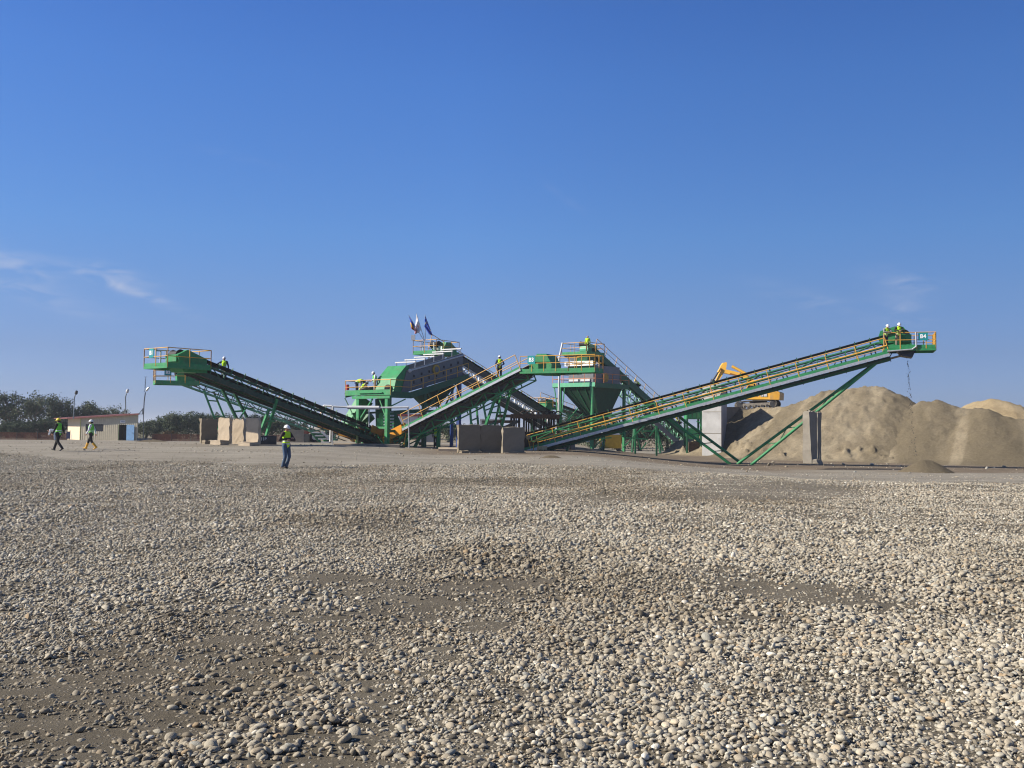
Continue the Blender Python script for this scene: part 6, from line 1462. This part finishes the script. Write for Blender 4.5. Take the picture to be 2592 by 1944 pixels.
POSES = {
 'stand': {},
 'walk': dict(kneeR=(.10, .17, .53), ankR=(.11, .33, .11), kneeL=(-.10, -.06, .49), ankL=(-.11, -.34, .16), hipL=(-.095, 0, .90), hipR=(.095, 0, .90), pelvis=(0, 0, .95), elL=(-.24, .06, 1.14), wrL=(-.22, .20, .94), elR=(.24, -.12, 1.16), wrR=(.24, -.18, .93)),
 'hips': dict(elL=(-.43, -.06, 1.17), elR=(.43, -.06, 1.17), wrL=(-.17, .11, 1.06), wrR=(.17, .11, 1.06)),
 'folded': dict(elL=(-.33, .10, 1.16), elR=(.36, .02, 1.17), wrL=(.02, .25, 1.17), wrR=(-.05, .23, 1.23), kneeR=(.10, .08, .5), ankR=(.08, -.10, .10), kneeL=(-.10, .08, .5), ankL=(-.07, -.06, .09)),
 'lean': dict(waist=(0, .05, 1.08), chest=(0, .14, 1.28), neck=(0, .21, 1.43), head=(0, .29, 1.55), shL=(-.19, .18, 1.37), shR=(.19, .18, 1.37), elL=(-.30, .34, 1.16), elR=(.30, .34, 1.16), wrL=(-.08, .45, 1.14), wrR=(.06, .47, 1.13), kneeL=(-.12, -.05, .5), look=(0, 1, -.35)),
 'reachR': dict(elR=(.44, .03, 1.27), wrR=(.68, .06, 1.14), elL=(-.27, -.02, 1.16), wrL=(-.30, .05, .92)),
 'reach': dict(elL=(-.44, .03, 1.27), wrL=(-.68, .06, 1.14), elR=(.27, -.02, 1.16), wrR=(.30, .05, .92)),
 'bend': dict(pelvis=(0, -.04, .94), waist=(0, .10, 1.06), chest=(0, .36, 1.10), neck=(0, .52, 1.08), head=(0, .64, 1.02), shL=(-.19, .46, 1.12), shR=(.19, .46, 1.12), elL=(-.22, .52, .82), elR=(.22, .52, .82), wrL=(-.14, .62, .60), wrR=(.14, .62, .60), look=(0, .6, -.8)),
 'crouch': dict(hipL=(-.11, -.05, .34), hipR=(.11, -.05, .34), pelvis=(0, -.05, .37), kneeL=(-.18, .34, .50), kneeR=(.18, .34, .50), ankL=(-.13, .06, .09), ankR=(.13, .06, .09), waist=(0, .06, .50), chest=(0, .22, .68), neck=(0, .34, .82), head=(0, .44, .90), shL=(-.19, .28, .78), shR=(.19, .28, .78), elL=(-.25, .42, .55), elR=(.25, .42, .55), wrL=(-.12, .60, .42), wrR=(.12, .60, .42), look=(0, .8, -.5)),
 'lookdown': dict(neck=(0, .04, 1.48), head=(0, .10, 1.61), elL=(-.26, .06, 1.15), wrL=(-.16, .28, 1.02), elR=(.26, .06, 1.15), wrR=(.16, .28, 1.02), look=(0, .8, -.6)),
 'armsback': dict(elL=(-.30, -.12, 1.17), elR=(.30, -.12, 1.17), wrL=(-.05, -.19, 1.03), wrR=(.06, -.19, 1.03)),
}
def person(pos, facing, pose, label, vest=LIME, shirt=NAVY, trousers=BLK, shoe=SHOE, helmet=HELW, H=1.75, sleeves=True, boots=False, bag=None):
    """a whole figure: skin body in one surface, clothes as its children"""
    J = dict(BASE); J.update(POSES[pose]); k = H / 1.75
    g = {n: V(v) * k for n, v in J.items() if not isinstance(v, float)}
    fx, fy = facing; rz = math.atan2(fy, fx) - math.pi / 2
    root = thing('person', pos, label, 'person', 'workers on the site', rz)
    look = V(J['look']).normalized(); side = look.cross(V((0, 0, 1))).normalized(); upv = side.cross(look).normalized()
    hd_ = g['head']
    b = MB(); c = lambda p, q, r0, r1, mb=b: capsule(mb, p, q, r0 * k, r1 * k)
    c(g['pelvis'] - V((.06, 0, 0)) * k, g['pelvis'] + V((.06, 0, 0)) * k, .11, .11); c(g['pelvis'], g['waist'], .125, .115); c(g['waist'], g['chest'], .115, .135); c(g['shL'] * .8 + g['shR'] * .2, g['shR'] * .8 + g['shL'] * .2, .085, .085); c(g['chest'], g['neck'], .12, .06); c(g['neck'], hd_ - upv * .05 * k, .056, .056)
    c(hd_ - upv * .045 * k + look * .018 * k, hd_ + upv * .035 * k - look * .008 * k, .072, .088); c(hd_ - upv * .075 * k + look * .05 * k, hd_ - upv * .07 * k + look * .035 * k, .032, .04)
    c(hd_ + upv * .005 * k + look * .085 * k, hd_ - upv * .022 * k + look * .105 * k, .010, .016)
    for s in (-1, 1): c(hd_ + side * .086 * s * k - upv * .015 * k, hd_ + side * .088 * s * k + upv * .02 * k, .016, .018)
    for s, w in (('L', -1), ('R', 1)):
        c(g['sh' + s], g['el' + s], .052, .042); c(g['el' + s], g['wr' + s], .042, .028)
        hv = (g['wr' + s] - g['el' + s]).normalized(); lat = hv.cross(V((w, .2, .1))).normalized(); pn = hv.cross(lat).normalized()
        if pn.x * w > 0: pn = -pn
        h0 = g['wr' + s]; pm = h0 + hv * .075 * k
        for o in (-.022, 0, .022): c(h0 + hv * .015 * k + lat * o * .6 * k, pm + lat * o * k, .017, .016)
        for i, ln in enumerate((.062, .074, .068, .052)):
            o = (-.032 + .0215 * i) * k; a = pm + lat * o; m1 = a + (hv * .8 + pn * .35).normalized() * ln * .55 * k; e_ = m1 + (hv * .45 + pn * .8).normalized() * ln * .5 * k
            c(a, m1, .0095, .009); c(m1, e_, .009, .0075)
        ta = h0 + hv * .03 * k - lat * .03 * k; tm = ta + (hv * .6 - lat * .7 + pn * .3).normalized() * .038 * k; c(ta, tm, .012, .0105); c(tm, tm + (hv * .9 + pn * .35).normalized() * .03 * k, .0105, .008)
        c(g['hip' + s], g['knee' + s], .082, .055); c(g['knee' + s], g['ank' + s], .055, .036)
    job(b, 'body', [SKIN], root, .0115)
    fdir = {}
    for s in 'LR':
        sh = (g['ank' + s] - g['knee' + s]).normalized(); f = V((-.06 if s == 'L' else .06, 1, -.12)); f = (f - sh * f.dot(sh) * .75).normalized(); fdir[s] = f
    # shirt or jacket
    m_ = MB(); c(g['pelvis'] + V((0, 0, .02)) * k, g['waist'], .138, .132, m_); c(g['waist'], g['chest'], .132, .15, m_); c(g['shL'] * .85 + g['shR'] * .15, g['shR'] * .85 + g['shL'] * .15, .097, .097, m_); c(g['chest'], g['chest'].lerp(g['neck'], .8), .13, .075, m_)
    for s in 'LR':
        c(g['sh' + s], g['el' + s], .073, .058, m_)
        if sleeves: c(g['el' + s], g['el' + s].lerp(g['wr' + s], .93), .058, .043, m_)
    job(m_, 'shirt', [shirt], root, .018)
    m_ = MB(); c(g['pelvis'] - V((.06, 0, .01)) * k, g['pelvis'] + V((.06, 0, -.01)) * k, .133, .133, m_)
    for s in 'LR':
        c(g['hip' + s], g['knee' + s], .105, .078, m_); c(g['knee' + s], g['knee' + s].lerp(g['ank' + s], .45 if boots else .93), .078, .068, m_)
    job(m_, 'trousers', [trousers], root, .018)
    for s in 'LR':
        m_ = MB(); f = fdir[s]; a = g['ank' + s]; c(a - f * .05 * k - V((0, 0, .035)) * k, a + f * .15 * k - V((0, 0, .045)) * k, .045, .038, m_); c(a, a - f * .03 * k - V((0, 0, .03)) * k, .05, .05, m_)
        if boots: c(g['knee' + s].lerp(a, .42), a, .085, .062, m_)
        job(m_, 'boot' if boots else 'shoe', [shoe], root, .014)
    if vest is not None:
        m_ = MB(); c(g['pelvis'] + (g['waist'] - g['pelvis']) * .15, g['waist'], .156, .150, m_); c(g['waist'], g['chest'], .150, .168, m_); c(g['shL'] * .72 + g['shR'] * .28, g['shR'] * .72 + g['shL'] * .28, .108, .108, m_)
        p0, p1 = g['pelvis'], g['chest']; ax_ = (p1 - p0); LL = ax_.length; ax_ = ax_ / LL
        def cls(p, p0=p0, ax_=ax_, k=k): h = (p - p0).dot(ax_) / k; return 1 if (.02 < h < .065 or .13 < h < .175) else 0
        job(m_, 'vest', [vest, STRIPE], root, .016, cls)
    # helmet: dome with peak
    if helmet is not None:
        m_ = MB(); cc = hd_ + upv * .028 * k; n, kk = 18, 7; vs = []; rr = .122 * k
        for j in range(kk):
            ph = math.pi / 2 * j / (kk - 1)
            for i in range(n):
                th = 2 * math.pi * i / n; vs.append(cc + side * (math.cos(th) * math.cos(ph) * rr * .93) + look * (math.sin(th) * math.cos(ph) * rr * 1.12) + upv * (math.sin(ph) * rr * 1.05))
        m_.add(vs, [(j * n + i, j * n + (i + 1) % n, (j + 1) * n + (i + 1) % n, (j + 1) * n + i) for j in range(kk - 1) for i in range(n)] + [tuple(range(n - 1, -1, -1))], 0, True)
        br = []
        for z_ in (-.004, .008):
            for i in range(n):
                th = 2 * math.pi * i / n; pk = 1.10 + .34 * max(0, math.sin(th)) ** 3; br.append(cc + side * (math.cos(th) * rr * 1.03) + look * (math.sin(th) * rr * 1.12 * pk) + upv * (z_ - .03 * max(0, math.sin(th)) ** 2) * k)
        m_.add(br, [(i, n + i, n + (i + 1) % n, (i + 1) % n) for i in range(n)] + [tuple(range(n)), tuple(range(2 * n - 1, n - 1, -1))], 0, True)
        m_.build('helmet', helmet, root, local=True)
    m_ = MB(); m_.ball(hd_ - look * .025 * k + upv * .012 * k, .092 * k, 0, 12, 8, (1, 1, 1)); m_.build('hair', HAIR, root, local=True)
    for s in (-1, 1): m_ = MB(); m_.ball(hd_ + look * .082 * k + side * .033 * s * k + upv * .012 * k, .011 * k, 0, 8, 5); m_.build('eye', EYE, root, local=True)
    m_ = MB(); m_.box(hd_ + look * .090 * k - upv * .058 * k, side * .024 * k, look * .008 * k, upv * .004 * k); m_.build('mouth', mat('lip', (.26, .09, .08), .6), root, local=True)
    if bag:
        m_ = MB(); c(g['chest'] + V(bag) * k, g['waist'] + V(bag) * k, .12, .14, m_); job(m_, 'shoulder_bag', [BRN], root, .02)
    return root
def foot_at(px, py, d): return P(px, py, d)
def standing(px, d, *a, **kw): return person(on_ground(px, d, .0), *a, **kw)
standing(725, 41.6, (.75, -.6), 'folded', 'man with folded arms, dark brown sleeves and jeans standing alone on the gravel in front', shirt=BRN, trousers=DENIM, H=1.80, shoe=SHOE)
standing(148, 55.4, (-1, .22), 'walk', 'person in a yellow helmet and black suit walking past the pale hut end', shirt=BLK, trousers=BLK, helmet=HELY, vest=LIMEG, H=1.80)
standing(231, 57.6, (-1, -.05), 'walk', 'person with white sleeves and yellow rubber boots walking in front of the hut window', shirt=WSH, trousers=BLK, helmet=HELW, vest=LIMEG, H=1.70, boots=True, shoe=BOOTY)
standing(139, 105, (-.9, -.2), 'bend', 'person in a white shirt bending down behind the walker in the yellow helmet', shirt=WSH, trousers=cloth('pale blue cloth', (.40, .45, .52)), vest=None, helmet=None, H=1.72)
p = cA.at(cA.s_at(566, -1.0, -.62), -1.0, -.60); person(p, (.2, -1), 'reachR', 'person on the near left conveyor leaning one arm on its dark edge against the sky', shirt=NAVY, trousers=NAVY, H=1.85)
zd1 = zd_t1
def on_t1(px, a): 
    best = min(np.linspace(-2.6, 2.6, 200), key=lambda r_: abs(proj(t1.q(a, r_, zd1))[0] - px)); return t1.q(a, best, zd1 + .002)
person(on_t1(948, .95), (-1, -.3), 'lookdown', 'standing person in a white helmet beside the green hood of the left tower', vest=LIMEG, shirt=WSH, trousers=GRYC, H=1.85)
person(on_t1(903, .8), (1, -.25), 'bend', 'person bending forward on the left tower platform in a lime vest and blue helmet', shirt=NAVY, trousers=NAVY, helmet=HELB, H=1.80)
person(on_t1(914, .45), (.8, .3), 'crouch', 'person crouching with a rounded lime back on the left tower platform', shirt=KHAKI, trousers=KHAKI, helmet=HELG, H=1.78)
p = cC.at(cC.s_at(1264, .95, -.06), .92, -.035); person(p, (-.15, 1), 'armsback', 'person seen from behind climbing the middle conveyor walkway in a white helmet', shirt=NAVY, trousers=BLK, H=1.84)
for px, lab, hm in ((1197, 'person low behind the flag conveyor belt, left of two, in a yellow helmet', HELY), (1208, 'person low behind the flag conveyor belt, right of two', HELG)):
    p = cD.at(cD.s_at(px, -.8, -.05), -.85, -.03); person(p, (-.8, -.5), 'crouch', lab, helmet=hm, shirt=NAVY, H=1.75)
person(qE(.75, 1.05, .002), (-.2, -1), 'stand', 'person with a dark head at the corner of the highest right platform', helmet=None, shirt=LIME, H=1.78)
p = cE.at(cE.s_at(1618, 1.1, -.45), 1.08, -.42); person(p, (-1, -.3), 'crouch', 'person stooping on the steep rear conveyor above the long right conveyor', shirt=GRYC, helmet=HELY, H=1.7)
p = cE.at(cE.s_at(1722, 1.1, -.45), 1.08, -.42); person(p, (-1, -.3), 'crouch', 'person low on the foot of the steep rear conveyor near the green hopper', shirt=GRYC, helmet=HELY, H=1.7)
standing(1103, 82.5, (-.1, -1), 'stand', 'person in an open lime vest standing in the shade under the middle conveyor', shirt=BLK, trousers=BLK, helmet=None, H=1.74)
standing(1527, 93, (.6, -.5), 'stand', 'person in dark jacket and jeans standing by the yellow machine under the long conveyor', vest=None, shirt=BLK, trousers=DENIM, H=1.78)
zF = base.z if False else qF(.2, 0, .005).z
person(qF(.12, aF - .36, .005), (.12, -1), 'lean', 'left of two persons leaning on the top rail of the long right conveyor', shirt=GRYC, trousers=NAVY, H=1.76)
person(qF(.95, aF - .34, .005), (-.1, -1), 'lean', 'right of two persons on the top rail of the long right conveyor, khaki trousers', shirt=BLK, trousers=KHAKI, H=1.86)
# resolve the remeshed surfaces
dg = bpy.context.evaluated_depsgraph_get()
done = []
for (o, name, mats, parent, cls) in JOBS:
    ev = o.evaluated_get(dg); me = bpy.data.meshes.new_from_object(ev); done.append((o, me, name, mats, parent, cls))
for (o, me, name, mats, parent, cls) in done:
    old = o.data; bpy.data.objects.remove(o); bpy.data.meshes.remove(old)
    me.name = name; me.materials.clear()
    for m in mats: me.materials.append(m)
    me.polygons.foreach_set('use_smooth', np.ones(len(me.polygons), bool))
    if cls:
        me.polygons.foreach_set('material_index', [cls(q_.center) for q_ in me.polygons])
    n_ = bpy.data.objects.new(name, me); scene.collection.objects.link(n_); n_.parent = parent

# ------------------------------------------------------------------ autumn haze in the air
hz = MB(); hz.bx((-3600, -3600, -3.0), (3600, 4300, 22)); hzo = hz.build('haze', [])
hm_ = bpy.data.materials.new('haze air'); hm_.use_nodes = True; hn_ = hm_.node_tree.nodes
hn_.remove(hn_['Principled BSDF']); pv = hn_.new('ShaderNodeVolumePrincipled'); pv.inputs['Color'].default_value = (.80, .86, .95, 1); pv.inputs['Density'].default_value = 0.0003; pv.inputs['Anisotropy'].default_value = .2
hm_.node_tree.links.new(pv.outputs['Volume'], hn_['Material Output'].inputs['Volume']); hzo.data.materials.append(hm_)
tag(hzo, None, None, kind='stuff')
